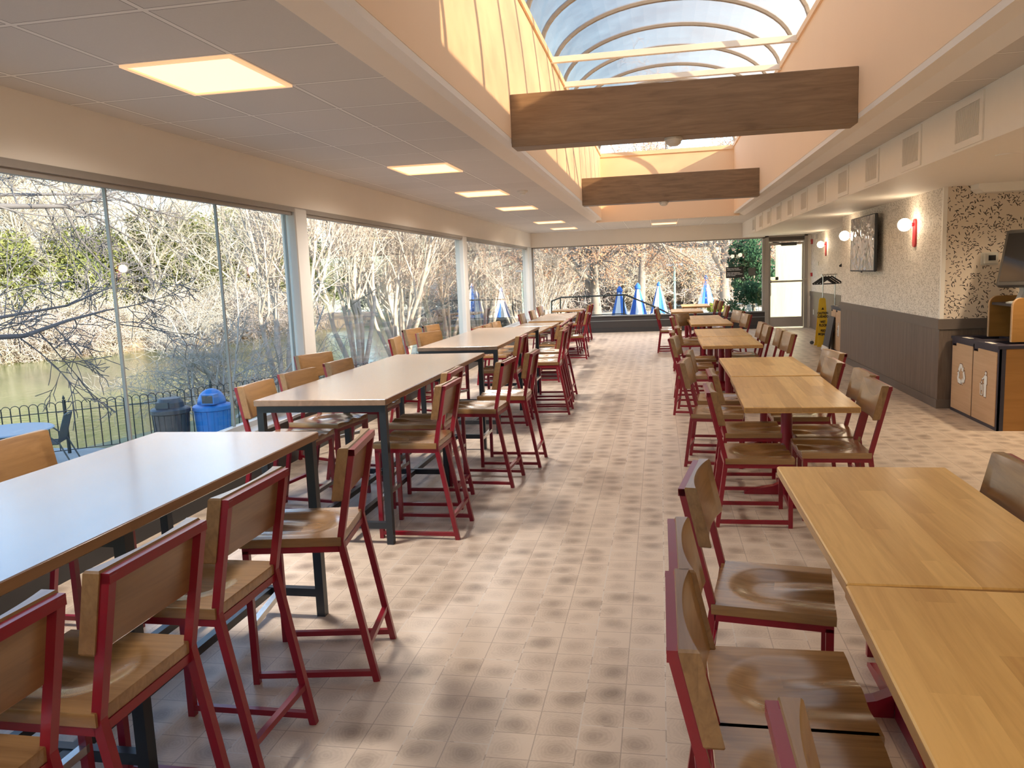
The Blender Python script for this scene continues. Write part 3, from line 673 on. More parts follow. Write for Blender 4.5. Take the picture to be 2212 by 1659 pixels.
def pedestal_table(x0, y0, x1, y1, label, tilt=0, small=False):
    cx, cy = (x0+x1)/2, (y0+y1)/2; hx, hy = (x1-x0)/2, (y1-y0)/2
    t = empty('pedestal_table', (cx, cy, 0), tilt, label, 'table', 'maple topped dining tables')
    tp = MB().rbox(-hx, -hy, .712, hx, hy, .75, .004).build('tabletop', M['topwood_pale' if cx > 0 else 'topwood_brown'], t)
    e = .0015
    MB().box(-hx-e, -hy+.005, .717, -hx+e, hy-.005, .745).box(hx-e, -hy+.005, .717, hx+e, hy-.005, .745).box(-hx+.005, -hy-e, .717, hx-.005, -hy+e, .745).box(-hx+.005, hy-e, .717, hx-.005, hy+e, .745).build('edge_band', M['edge_pale'], tp)
    cl = MB().tube([(0, 0, .05), (0, 0, .70)], .039, 20); cl.smooth = True; smooth_by_angle(cl.build('column', M['red'], t))
    MB().box(-hx*.6, -.03, .70, hx*.6, .03, .712).box(-.03, -hy*.6, .70, .03, hy*.6, .712).build('top_plate', M['red'], t)
    for ang, ln in ((0, hx*.85), (90, min(hy*.6, .36)), (180, hx*.85), (270, min(hy*.6, .36))):
        f = MB(); a = R(ang); d = Vector((math.cos(a), math.sin(a), 0)); n = Vector((-d.y, d.x, 0))
        prof = [(.03, .09), (.09, .062), (ln*.6, .045), (ln-.04, .032), (ln, .014), (ln, .0), (.03, .0)]
        f.prism([(x, z) for x, z in prof], n*-.028, d, (0, 0, 1), n*.056)
        f.build('base_foot', M['red'], t)
ped = [
 (.463, .86, 1.15, 2.175, 'maple table in the bottom corner of the photo, butted to the big one', -2),
 (.492, 2.195, 1.17, 3.52, 'big maple table near the camera with visible staves', 0),
 (.525, 5.03, 1.205, 6.46, 'front maple table of the second pair, catching a warm sheen', -1.5),
 (.555, 6.51, 1.235, 7.87, 'back maple table of the second pair, set slightly higher in view', 0),
 (.465, 9.13, 1.12, 10.31, 'front maple table of the third pair', 0),
 (.48, 10.36, 1.135, 11.7, 'back maple table of the third pair', 0),
 (.47, 12.72, 1.11, 13.9, 'front maple table of the fourth pair', 0),
 (.45, 13.91, 1.06, 15.1, 'back maple table of the fourth pair', 0),
 (.225, 16.55, .86, 17.8, 'small maple table in the aisle before the dark far wall', 0),
 (.50, 18.78, 1.14, 20.05, 'last maple table, seen against the bright patio', 0),
 (-2.42, 11.85, -1.82, 13.05, 'short window row dining table just past the last bar table', 0),
 (-2.45, 13.3, -1.80, 14.25, 'window row dining table in front of the long pale one', 0),
 (-2.45, 14.74, -1.73, 16.1, 'near half of the long pale window row table', 0),
 (-2.47, 16.11, -1.75, 17.5, 'far half of the long pale window row table', 0),
 (-2.56, 18.75, -1.83, 19.62, 'last window row dining table by the handrail outside', 3)]
for a in ped: pedestal_table(*a[:4], a[4], a[5])

# ------------------------------------------------------------------ text helper
def text_mesh(body, size, mat, name='lettering', align='CENTER', space=1.0, bold=0.0):
    cu = bpy.data.curves.new('lettering', 'FONT'); cu.body = body; cu.size = size; cu.align_x = align; cu.extrude = .0008; cu.offset = bold; cu.space_line = space
    cu.resolution_u = 3
    o = bpy.data.objects.new('lettering_source', cu); col.objects.link(o)
    bpy.context.view_layer.update()
    me = bpy.data.meshes.new_from_object(o.evaluated_get(bpy.context.evaluated_depsgraph_get()))
    bpy.data.objects.remove(o); me.materials.clear(); me.materials.append(mat); me.name = name
    r_ = bpy.data.objects.new(name, me); col.objects.link(r_); return r_

# ------------------------------------------------------------------ television, sconces, thermostat
tv = empty('television', (XW, 12.2, 1.87), 0, 'flat black television on the wallpapered wall, screen mirroring the trees', 'television')
MB().rbox(-.115, -.69, -.39, -.075, .69, .39, .008).build('casing', M['plasticblack'], tv)
def screen_mat():
    m, t, b = nodes('wavy_black_screen'); b.inputs['Base Color'].default_value = (.008, .008, .01, 1); b.inputs['Roughness'].default_value = .05; b.inputs['Specular IOR Level'].default_value = 1
    b.inputs['Coat Weight'].default_value = 1; b.inputs['Coat Roughness'].default_value = .03
    co = N(t, 'ShaderNodeTexCoord'); no = N(t, 'ShaderNodeTexNoise', i_Scale=5, i_Detail=1.5, i_Distortion=1.2); L(t, co.outputs['Object'], no.inputs[0])
    bp = N(t, 'ShaderNodeBump', i_Strength=.35, i_Distance=.05); L(t, no.outputs['Fac'], bp.inputs['Height']); L(t, bp.outputs[0], b.inputs['Normal']); L(t, bp.outputs[0], b.inputs['Coat Normal']); return m
MB().box(-.1165, -.675, -.37, -.1145, .675, .375).build('screen', screen_mat(), tv)
MB().box(-.075, -.25, -.2, 0, .25, .2).build('wall_bracket', M['plasticblack'], tv)
MB().box(-.112, .0, -.405, -.10, .06, -.39).build('sensor_bump', M['plasticblack'], tv)
def sconce(x, y, z, lab):
    g = empty('wall_sconce', (x, y, z), 0, lab, 'lamp', 'globe sconces with red backplates')
    pl = MB(); n = 12; w_, h_ = .05, .165
    P = [(w_*math.cos(math.pi*i/n), h_-w_+w_*math.sin(math.pi*i/n)) for i in range(n+1)] + [(-w_*math.cos(math.pi*i/n), -h_+w_-w_*math.sin(math.pi*i/n)) for i in range(n+1)]
    pl.prism(P, (-.022, 0, 0), (0, 1, 0), (0, 0, 1), (.022, 0, 0)); pl.build('backplate', M['redplate'], g)
    MB().tube([(-.02, 0, .10), (-.06, 0, .10)], .02, 12).build('arm', M['redplate'], g)
    gl = MB().lathe([(.075*math.sin(math.pi*i/14)+.0005, -.075*math.cos(math.pi*i/14)) for i in range(15)], (-.125, 0, .10), 24); gl.smooth = True
    gl.build('globe', M['globe'], g)
M['redplate'] = plain('glossy_red_plate', (.45, .02, .03), .35)
sconce(XW, 10.15, 1.93, 'red plate globe sconce closest to the wall corner, between it and the television')
sconce(XW, 13.25, 1.93, 'red plate globe sconce on the far side of the television')
sconce(XR, 19.5, 1.95, 'red plate globe sconce in the recess near the exit door')
th = empty('thermostat', (3.42, YW-.004, 1.60), 0, 'white wall thermostat with dark display on the brush stroke wallpaper', 'thermostat')
MB().rbox(-.085, -.012, -.065, .085, 0, .065, .004).build('backplate', M['offwhite'], th); MB().rbox(-.06, -.035, -.055, .075, -.012, .055, .008).build('body', M['offwhite'], th)
MB().box(-.02, -.037, -.02, .05, -.034, .035).build('display', M['plasticblack'], th)
for y, z, lab, c_, h in ((21.2, 2.17, 'red fire alarm strobe beside the exit door', 'alarm', .06), (21.2, 1.35, 'small red fire alarm pull station beside the exit door', 'alarm', .045)):
    g = empty('fire_alarm', (XR, y, z), 0, lab, c_)
    MB().rbox(-.04, -.05, -h, 0, .05, h).build('housing', M['redplate'], g); MB().box(-.046, -.025, -h*.6, -.039, .025, -h*.1).build('lens', M['offwhite'], g)
g = empty('power_outlet', (XR-.008, 20.9, .42), 0, 'white outlet plate low on the grey panel by the door', 'outlet')
MB().rbox(-.008, -.035, -.06, 0, .035, .06, .002).build('cover_plate', M['offwhite'], g); MB().box(-.010, -.012, .012, -.0075, .012, .035).box(-.010, -.012, -.035, -.0075, .012, -.012).build('socket', M['trimgrey'], g)
g = empty('occupancy_sensor', (XR, 20.4, 1.62), 0, 'round pale wall plate below the recess sconce', 'sensor'); MB().rbox(-.02, -.05, -.05, 0, .05, .05).build('housing', M['offwhite'], g)
g = empty('exit_sign_plate', (XR, 20.6, 2.27), 0, 'small blank grey plate high beside the exit door', 'plate'); MB().rbox(-.02, -.10, -.06, 0, .10, .06).build('housing', M['trimgrey'], g)

# window notice
g = empty('window_notice', (1.91, YB+.03, 1.475), 0, 'black notice with white lettering stuck to the far window', 'sign')
MB().box(-.22, 0, -.142, .22, .006, .142).build('board', M['lettering'], g)
tx = text_mesh('Please note that this\nseating is for customers.\n \nIf you need assistance,\nplease ask a team member\nat the counter.', .036, M['letterwhite'], align='LEFT', bold=.0004)
tx.parent = g; tx.rotation_euler = (R(90), 0, 0); tx.location = (-.19, -.002, .09)
g = empty('window_sticker', (2.34, YB+.03, 1.475), 0, 'plain dark square sticker on the far window beside the notice', 'sticker'); MB().box(-.09, 0, -.10, .09, .004, .10).build('square', plain('faded_sticker', (.09, .09, .08), .6), g)

# ------------------------------------------------------------------ recycling station and kiosk
def recycle_icon(mat, ringmat, s, parent, loc, faces='x'):
    """three folded arrows chasing round a triangle, plus a dark outline"""
    for k, (m_, gr, dep) in enumerate(((ringmat, .012, .002), (mat, 0, .004))):
        mb = MB()
        for i in range(3):
            a = R(120*i); c_, s3 = math.cos(a), math.sin(a)
            pts = [(-.537, .31), (-.25, .72), (.12, .72), (.29, .47), (.42, .55), (.36, .24), (.03, .31), (.13, .38), (-.03, .50), (-.30, .17)]
            pts = [(x*c_-y*s3, x*s3+y*c_) for x, y in pts]
            cx = sum(p[0] for p in pts)/10; cy = sum(p[1] for p in pts)/10; f = 1+gr*12
            mb.prism([((cx+(p[0]-cx)*f)*s, (cy+(p[1]-cy)*f)*s) for p in pts], (-dep, 0, 0), (0, -1, 0), (0, 0, 1), (dep, 0, 0))
        o = mb.build('recycling_symbol' if k else 'symbol_outline', m_, parent); o.location = loc
def litter_icon(mat, ringmat, s, parent, loc):
    for k, (m_, gr, dep) in enumerate(((ringmat, .008, .002), (mat, 0, .004))):
        mb = MB()
        def poly(pts):
            cx = sum(p[0] for p in pts)/len(pts); cy = sum(p[1] for p in pts)/len(pts)
            out = []
            for x, y in pts:
                l_ = math.hypot(x-cx, y-cy) or 1; out.append(((x+(x-cx)/l_*gr/s)*s*1.35, (y+(y-cy)/l_*gr/s)*s))
            mb.prism(out, (-dep, 0, 0), (0, -1, 0), (0, 0, 1), (dep, 0, 0))
        poly([(.28+.11*math.cos(t*.5236), .86+.11*math.sin(t*.5236)*1.1) for t in range(12)])
        poly([(.10, .66), (.18, .72), (.38, .72), (.46, .62), (.47, .05), (.40, .05), (.40, -.9), (.10, -.9), (.10, .30)])
        poly([(.12, .66), (.13, .52), (-.08, .34), (-.20, .34), (-.20, .44), (-.10, .45)])
        poly([(-.47, .02), (-.40, .02), (-.33, -.85), (-.40, -.85)]); poly([(-.05, .02), (.02, .02), (-.06, -.85), (-.13, -.85)]); poly([(-.40, -.78), (-.06, -.78), (-.06, -.86), (-.40, -.86)])
        poly([(-.26, .22), (-.18, .12), (-.24, .02), (-.32, .12)]); poly([(-.30, -.05), (-.16, -.05), (-.2, -.5), (-.27, -.5)])
        o = mb.build('litter_symbol' if k else 'symbol_outline', m_, parent); o.location = loc
def station(x0, y0, y1, depth, h, lab, two=True):
    g = empty('recycling_station', (x0, (y0+y1)/2, 0), 0, lab, 'bin cabinet', 'recycling cabinets')
    hy = (y1-y0)/2; e = .025
    car = MB().box(0, -hy, 0, e, -hy+.03, h-.03).box(0, hy-.03, 0, e, hy, h-.03).box(0, -hy+.03, 0, e, hy-.03, .03).box(0, -hy+.03, h-.08, e*.4, hy-.03, h-.03).box(0, -.012, .03, e, .012, h-.03)
    car.box(.004, -hy, 0, .06, -hy+.028, h-.03); car.build('front_frame', M['navy'], g)
    MB().box(.06, -hy+.004, .0, depth, -hy+.03, h-.03).build('side_panel', M['binside'], g); MB().box(.06, hy-.03, .0, depth, hy-.004, h-.03).build('side_panel', M['binside'], g)
    MB().box(.05, -hy+.03, .01, depth, hy-.03, .03).box(depth-.02, -hy+.03, .03, depth, hy-.03, h-.03).build('carcass', M['navy'], g)
    top = MB()
    cuts = [(-hy, -hy+.14), (-.13, .13), (hy-.14, hy)]
    top.box(-.012, -hy-.005, h-.03, .12, hy+.005, h).box(.40, -hy-.005, h-.03, depth, hy+.005, h)
    for a, b_ in cuts: top.box(.12, a-.005, h-.03, .40, b_+.005, h)
    top.build('lid_panel', M['navy'], g)
    MB().box(.12, -hy+.1, h-.2, .40, hy-.1, h-.06).build('bin_liner', M['plasticblack'], g)
    doors = [(-hy+.032, -.014), (.014, hy-.032)]
    for i, (a, b_) in enumerate(doors):
        cy = (a+b_)/2
        d = MB().prism([(a, .035), (b_, .035), (b_, h-.10), (b_-.11, h-.10), (b_-.11, h-.065), (a, h-.065)], (-.006, 0, 0), (0, 1, 0), (0, 0, 1), (.02, 0, 0)).build('door', M['bindoor'], g)
        if i == 1 or not two: recycle_icon(M['icon'], M['iconring'], .155, d, (-.006, cy, h*.52))
        else: litter_icon(M['icon'], M['iconring'], .13, d, (-.006, cy, h*.50))
        tag(MB().box(.02, cy-.09, h, .07, cy+.09, h+.001).build('lid_label', M['offwhite'], g))
    return g
station(3.07, 7.965, 9.165, .66, .80, 'wood and navy bin cabinet with recycling arrows and litter figure on its doors')
station(3.16, 14.9, 15.75, .55, .83, 'distant wood bin cabinet half hidden beyond the television wall')
# order kiosk shelf behind the bins
kc = empty('kiosk_counter', (3.5, 8.6, 0), 0, 'tall amber wood kiosk counter with rounded side panels behind the bins', 'counter')
def side_profile(x0, x1, z0, z1, r_=.08):
    return [(x0, z0), (x0, z1-r_)] + [(x0+r_-r_*math.cos(R(a)), z1-r_+r_*math.sin(R(a))) for a in (15, 30, 45, 60, 75, 90)] + [(x1, z1), (x1, z0)]
for y, xa in ((8.95, 3.34), (8.30, 3.30)):
    pf = [(x-3.5, z) for x, z in side_profile(xa, xa+.75, .80, 1.22)]
    p_ = MB().prism(pf, (0, y-8.6, 0), (1, 0, 0), (0, 0, 1), (0, .03, 0)).build('side_panel', M['binside'], kc)
    e_ = MB(); q = side_profile(xa, xa+.75, .80, 1.22)[:8]
    for (xa_, za_), (xb_, zb_) in zip(q, q[1:]): e_.bar((xa_-3.5, y-8.6+.015, za_), (xb_-3.5, y-8.6+.015, zb_), .032, .006, (0, 1, 0))
    e_.build('edge_band', M['bindoor'], p_)
MB().box(-.14, -.27, 1.13, .6, .35, 1.155).build('shelf', M['navy'], kc)
MB().box(.3, -.27, .80, .32, .35, 1.10).build('back_panel', M['binside'], kc)
ks = empty('order_kiosk', (3.50, 8.62, 1.155), 0, 'dark touch screen kiosk tilted on a grey stand', 'kiosk')
MB().lathe([(.12, 0), (.12, .012), (.09, .02)], (-.01, .0, 0), 28).build('base', plain('kiosk_grey', (.42, .42, .40), .4), ks)
MB().prism([(-.04, .02), (.10, .02), (.05, .18), (.14, .34), (.10, .42), (-.02, .26), (.0, .12)], (0, -.05, 0), (1, 0, 0), (0, 0, 1), (0, .10, 0)).build('stand', M['ledge'], ks)
sc_ = MB().rbox(-.02, -.17, -.29, .045, .17, .29, .015).build('screen_housing', plain('kiosk_grey_dark', (.06, .055, .05), .3), ks)
sc_.location = (-.03, 0, .44); sc_.rotation_euler = (0, R(17), R(42))
MB().box(-.0225, -.14, -.24, -.0195, .14, .25).build('screen', M['screen'], sc_)

# ------------------------------------------------------------------ coat racks, wet floor sign, leaning board
def hanger_mesh():
    h = MB()
    h.tube([(0, 0, 0), (0, 0, .04), (0, .02, .055), (0, .035, .04)], .003, 6); h.bar((0, -.20, -.14), (0, 0, 0), .012, .03, (1, 0, 0)).bar((0, .20, -.14), (0, 0, 0), .012, .03, (1, 0, 0)).bar((0, -.19, -.145), (0, .19, -.145), .01, .014, (1, 0, 0)); return h
def rack(x, y, rz, top, lab, W=.8, wheels=True):
    g = empty('coat_rack', (x, y, 0), rz, lab, 'coat rack', 'chrome coat racks')
    for sx in (-1, 1):
        MB().tube([(sx*W/2, 0, .1), (sx*W/2, 0, top)], .013, 10).build('post', M['chrome'], g)
        MB().tube([(sx*W/2, -.22, .1), (sx*W/2, .22, .1)], .013, 10).build('foot_bar', M['chrome'], g)
        for sy in (-1, 1): MB().lathe([(.008, -.02), (.035, -.018), (.035, .018), (.008, .02)], (0, 0, 0), 14).build('caster', M['plasticblack'], g)
    cs = [c for c in g.children if c.name.startswith('caster')]
    for c_, (a, b_) in zip(cs, ((-1, -1), (-1, 1), (1, -1), (1, 1))): c_.location = (a*W/2, b_*.21, .036); c_.rotation_euler = (R(90), 0, R(90))
    MB().tube([(-W/2-.08, 0, top), (W/2+.08, 0, top)], .013, 10).build('hanging_rail', M['chrome'], g)
    return g
rack(3.36, 17.0, 57, 1.39, 'low chrome rolling coat rack with black hangers by the wet floor sign', .62)
rack(3.52, 15.9, 90, 1.73, 'taller chrome coat rack mostly hidden behind the wall pier', .8)
hm = hanger_mesh().mesh('coat_hanger', M['plasticblack'])
for i, (x, y, z, rz, lab) in enumerate(((3.20, 16.76, 1.352, 80, 'black plastic hanger at the near end of the low rack'), (3.26, 16.85, 1.352, 66, 'black plastic hanger second along the low rack'), (3.34, 16.97, 1.352, 92, 'black plastic hanger in the middle of the low rack'),
          (3.43, 17.11, 1.352, 74, 'black plastic hanger at the far end of the low rack'), (3.50, 15.75, 1.692, 95, 'black plastic hanger on the tall coat rack'), (3.5, 15.95, 1.692, 112, 'second black plastic hanger on the tall coat rack'))):
    o = bpy.data.objects.new('coat_hanger', hm); col.objects.link(o); o.location = (x, y, z); o.rotation_euler = (0, 0, R(rz)); tag(o, lab, 'hanger', 'coat hangers')
ws_ = empty('wet_floor_sign', (3.13, 16.45, 0), 0, 'tall yellow folding wet floor warning sign with black lettering', 'sign')
ws_.scale = (.8, 1, 1)
fp = MB().prism([(-.15, 0), (.15, 0), (.13, .06), (.075, .93), (.05, .96), (-.05, .96), (-.075, .93), (-.13, .06)], (0, -.16, 0), (1, 0, 0), (0, .165, .986), (0, .012, 0)).build('front_panel', M['yellow'], ws_)
MB().prism([(-.15, 0), (.15, 0), (.13, .06), (.075, .93), (.05, .96), (-.05, .96), (-.075, .93), (-.13, .06)], (0, .16, 0), (1, 0, 0), (0, -.165, .986), (0, .012, 0)).build('back_panel', M['yellow'], ws_)
for body, zz in (('CAUTION', .63), ('CUIDADO', .565), ('WET', .46), ('FLOOR', .395), ('PISO', .29), ('MOJADO', .225)):
    tx = text_mesh(body, .066, M['lettering'], bold=.0025)
    tx.parent = fp; tx.rotation_euler = (R(80.5), 0, 0); tx.location = (0, -.1645+zz*.1673+.0, zz); tx.scale = (.84, 1, 1)
o = MB().prism([(-.03, 0), (.03, 0), (0, .05)], (0, -.051, .72), (1, 0, 0), (0, .165, .986), (0, .001, 0)).build('warning_triangle', M['lettering'], fp)
o.location = (0, -.003, 0)
lb = empty('leaning_notice_frame', (3.06, 15.3, 0), 0, 'dark sandwich board frame leaning in front of the distant bin cabinet', 'sign board')
MB().prism([(-.04, 0), (.0, 0), (.10, .62), (.07, .64)], (0, .05, 0), (1, 0, 0), (0, 0, 1), (0, .5, 0)).build('board', M['plasticblack'], lb)
MB().prism([(-.055, .0), (-.035, 0), (-.02, .08), (-.04, .08)], (0, .04, 0), (1, 0, 0), (0, 0, 1), (0, .52, 0)).build('foot_rail', M['offwhite'], lb)

# ================================================================== OUTSIDE
G = -1.2
M['concrete'] = plain('pale_patio_concrete', (.42, .40, .36), .8, noise_amt=.15, scale=2.5)
M['grass'] = plain('winter_grass', (.27, .24, .12), .9, noise_amt=.4, scale=1.5)
M['bank'] = plain('leafy_bank_soil', (.27, .20, .13), .95, noise_amt=.4, scale=2.5)
M['iron'] = plain('black_iron', (.02, .03, .03), .5)
M['bark_pale'] = plain('pale_smooth_bark', (.47, .38, .31), .8, noise_amt=.35, scale=5)
M['bark_silver'] = plain('silver_bark', (.40, .36, .31), .85, noise_amt=.3, scale=5)
M['bark_grey'] = plain('grey_bark', (.23, .19, .155), .85, noise_amt=.35, scale=5)
M['bark_dark'] = plain('dark_bark', (.14, .125, .12), .85, noise_amt=.3, scale=5)
M['twig_pink'] = plain('pinkish_twigs', (.50, .41, .36), .85, noise_amt=.25, scale=.6)
M['twig_tan'] = plain('tan_twigs', (.50, .43, .34), .85, noise_amt=.3, scale=.8)
def leaf_mat(name, a, b, scale=1.2):
    m = bpy.data.materials.new(name); m.use_nodes = True; t = m.node_tree; t.nodes.clear()
    out = N(t, 'ShaderNodeOutputMaterial'); co = N(t, 'ShaderNodeTexCoord'); no = N(t, 'ShaderNodeTexNoise', i_Scale=scale, i_Detail=6, i_Roughness=.75); L(t, co.outputs['Object'], no.inputs[0])
    c = ramp(t, no.outputs['Fac'], (.32, a), (.68, b))
    d = N(t, 'ShaderNodeBsdfDiffuse'); L(t, c, d.inputs[0]); tr = N(t, 'ShaderNodeBsdfTranslucent'); L(t, c, tr.inputs[0])
    mx = N(t, 'ShaderNodeMixShader'); mx.inputs[0].default_value = .35; L(t, d.outputs[0], mx.inputs[1]); L(t, tr.outputs[0], mx.inputs[2]); L(t, mx.outputs[0], out.inputs[0]); return m
M['leaf_green'] = leaf_mat('evergreen_leaves', (.08, .12, .045), (.36, .36, .13), .9)
M['leaf_dark'] = leaf_mat('dark_evergreen_leaves', (.025, .075, .045), (.10, .19, .09), 2.5)
M['leaf_yellow'] = leaf_mat('yellow_green_leaves', (.20, .26, .05), (.50, .50, .13), 3)
M['leaf_brown'] = leaf_mat('dry_oak_leaves', (.38, .17, .09), (.62, .38, .24), 2)
def water_mat():
    m, t, b = nodes('pond_water'); b.inputs['Base Color'].default_value = (.12, .17, .05, 1); b.inputs['Roughness'].default_value = .12; b.inputs['Specular IOR Level'].default_value = .6
    co = N(t, 'ShaderNodeTexCoord'); mp = N(t, 'ShaderNodeMapping'); mp.inputs['Scale'].default_value = (1.0, 1.0, 1); L(t, co.outputs['Object'], mp.inputs[0])
    no = N(t, 'ShaderNodeTexNoise', i_Scale=3.5, i_Detail=4); L(t, mp.outputs[0], no.inputs[0])
    bp = N(t, 'ShaderNodeBump', i_Strength=.25, i_Distance=.05); L(t, no.outputs['Fac'], bp.inputs['Height']); L(t, bp.outputs[0], b.inputs['Normal']); return m
WZ = -1.95
near = [(-13.6, -25), (-13.4, 4), (-12.6, 11), (-11.6, 16), (-11.2, 21), (-10.8, 26), (-10.6, 34), (-9.5, 50), (-9.0, 70), (-7.5, 90)]
far_ = [(-36, -25), (-36.5, 10), (-36, 26), (-34, 36), (-31, 41), (-27.5, 46), (-27, 55), (-22, 62), (-15, 68), (-9.5, 72)]
def land(name, shore, side, mat, label, kind='structure', inner=1.3, ext=150):
    mb = MB(); n = len(shore)
    for dx, z in ((0, WZ-.3), (inner*.5, WZ+.12), (inner, G-.12), (inner+.8, G-.02), (ext, G-.02)):
        for x, y in shore: mb.v.append((x+side*dx, y, z))
    for r_ in range(4):
        for i in range(n-1): mb.f.append((r_*n+i, r_*n+i+1, (r_+1)*n+i+1, (r_+1)*n+i))
    tag(mb.build(name, mat), label, 'ground', None, kind)
land('ground_near_bank', near, 1, M['grass'], 'winter grass ground on the building side of the pond')
land('ground_far_bank', far_, -1, M['bank'], 'leafy ground on the far side of the pond')
tag(MB().quad((-60, -40, WZ), (-5, -40, WZ), (-5, 95, WZ), (-60, 95, WZ)).build('pond_water', water_mat()), 'green pond water beyond the fence', 'water', None, 'structure')
struct('ground_patio', MB().box(-11.9, -20, G-.2, -3.8, 12.5, G).box(-8.6, 12.5, G-.2, -3.8, 22, G), M['concrete'], 'pale concrete patio along the window wall')
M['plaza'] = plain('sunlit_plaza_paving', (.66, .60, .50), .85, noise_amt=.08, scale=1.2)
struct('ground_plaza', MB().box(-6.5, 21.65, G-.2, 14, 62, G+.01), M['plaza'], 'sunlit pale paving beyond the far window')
struct('wall_foundation', MB().box(-3.75, -4.3, G-.1, 4.2, YB+.24, -.22), M['trimgrey'], 'foundation wall under the raised dining hall')
struct('path_far_bank', MB().box(-26, 73, G-.02, -8, 80, G+.04), plain('tan_path', (.66, .56, .40), .9), 'tan path on the far side of the pond')

# --- plants
def grow(mbs, rng, p, d, length, r, lev, P, tips=None):
    n = P['seg'][lev]; pts = [p.copy()]; rad = [r]; d = d.normalized()
    for i in range(n):
        d = (d + Vector((rng.gauss(0, 1), rng.gauss(0, 1), rng.gauss(0, 1)))*P['wig'][lev] + Vector((0, 0, P['up'][lev]))).normalized()
        p = p + d*(length/n); pts.append(p.copy()); rad.append(max(P['rmin'], r*(1-.62*(i+1)/n)))
    mbs[0 if lev <= P.get('split', 0) else 1].tube(pts, rad, P['sides'][lev], caps=False)
    if lev+1 >= len(P['kids'])+1:
        if tips is not None: tips.extend(pts[1:])
        return
    k = P['kids'][lev]
    for j in range(k):
        t = P['t0'][lev] + (1-P['t0'][lev])*((j+rng.random())/k); t = min(t, .999)
        i = min(n-1, int(t*n)); f = t*n-i; q = pts[i].lerp(pts[i+1], f); rr = rad[i]*(1-f)+rad[i+1]*f
        ax = (pts[i+1]-pts[i]).normalized(); o = ax.orthogonal().normalized()
        o = Matrix.Rotation(rng.random()*6.283, 3, ax) @ o
        a = R(rng.uniform(*P['ang'][lev])); nd = ax*math.cos(a)+o*math.sin(a)
        grow(mbs, rng, q, nd, length*rng.uniform(*P['ls'][lev])*(1.15-.4*t), max(P['rmin'], rr*.62), lev+1, P, tips)
def leaves(mb, rng, pts, n, size, spread):
    for _ in range(n):
        p = pts[rng.randrange(len(pts))] + Vector((rng.gauss(0, spread), rng.gauss(0, spread), rng.gauss(0, spread)))
        a = Vector((rng.gauss(0, 1), rng.gauss(0, 1), rng.gauss(0, 1))).normalized(); b_ = a.orthogonal().normalized()*size*rng.uniform(.35, .6); a = a*size*rng.uniform(.7, 1.2)
        i = len(mb.v); mb.v += [tuple(p-a*.5), tuple(p+b_*.5), tuple(p+a*.5), tuple(p-b_*.5)]; mb.f.append((i, i+1, i+2, i+3))
def plant(name, seed, P, stems, label, cat, mats, leafspec=None, group=None):
    rng = random.Random(seed); a, b_ = MB(), MB(); tips = [] if leafspec else None
    for (p, d, ln, r_) in stems(rng): grow((a, b_), rng, Vector(p), Vector(d), ln, r_, 0, P, tips)
    g = empty(name, (0, 0, 0), 0, label, cat, group)
    a.smooth = b_.smooth = True
    a.build('trunk', mats[0], g, fix=False); b_.build('branches', mats[1], g, fix=False)
    if leafspec:
        lm = MB(); leaves(lm, rng, tips, *leafspec[:3]); tag(lm.build('foliage', leafspec[3], g, fix=False))
    return g
BARE = dict(seg=[6, 5, 4, 3, 2], wig=[.10, .20, .25, .28, .3], up=[.12, .12, .06, .03, .02], kids=[13, 8, 7, 5], t0=[.12, .15, .1, .1], ang=[(25, 60), (25, 60), (25, 65), (25, 70)],
            ls=[(.42, .65), (.4, .6), (.4, .65), (.4, .7)], rmin=.008, sides=[8, 6, 4, 3, 3], split=0)
MYR = dict(seg=[7, 5, 4, 3], wig=[.09, .13, .2, .25], up=[.10, .12, .08, .03], kids=[9, 7, 6], t0=[.32, .2, .1], ang=[(14, 38), (20, 45), (25, 60)],
           ls=[(.4, .65), (.35, .6), (.4, .65)], rmin=.005, sides=[7, 5, 4, 3], split=0)
BRUSH = dict(seg=[6, 4, 3, 2], wig=[.22, .3, .32, .35], up=[-.03, .0, .0, 0], kids=[9, 7, 4], t0=[.15, .1, .1], ang=[(30, 70), (30, 75), (30, 75)],
             ls=[(.35, .6), (.4, .65), (.4, .7)], rmin=.011, sides=[5, 3, 3, 3], split=0)
def bare_stems(h, r_, lean=.05): return lambda rng: [((0, 0, -.1), (rng.gauss(0, lean), rng.gauss(0, lean), 1), h, r_)]
def myr_stems(n, h, r_):
    def f(rng):
        out = []
        for i in range(n):
            a = 6.283*i/n + rng.random()*.6; s3 = rng.uniform(.18, .5)
            out.append(((math.cos(a)*.16, math.sin(a)*.16, -.1), (math.cos(a)*s3, math.sin(a)*s3, 1), h*rng.uniform(.75, 1.1), r_*rng.uniform(.7, 1.1)))
        return out
    return f
def brush_stems(n, h, r_):
    def f(rng):
        out = []
        for i in range(n):
            a = rng.random()*6.283; s3 = rng.uniform(.3, 1.5)
            out.append(((math.cos(a)*.5, math.sin(a)*.5, -.1), (math.cos(a)*s3, math.sin(a)*s3, 1), h*rng.uniform(.7, 1.1), r_))
        return out
    return f
GF = 'bare trees of the woodland beyond the pond'
where = ['behind the green thicket', 'over the reddish brush', 'on the ridge beyond the pond', 'beyond the tan path', 'past the umbrellas', 'far down the park']
def place(proto, lst, labels, group):
    for i, (x, y, z, rz, sc_l) in enumerate(lst):
        lab = labels[i] if i < len(labels) else labels[-1]
        o = proto if i == 0 and not proto.get('used') else dup(proto, (x, y, z), rz)
        o['used'] = 1; o.location = (x, y, z); o.rotation_euler = (0, 0, R(rz)); o.scale = (sc_l,)*3; o['label'] = lab; o['group'] = group
rng = random.Random(5)
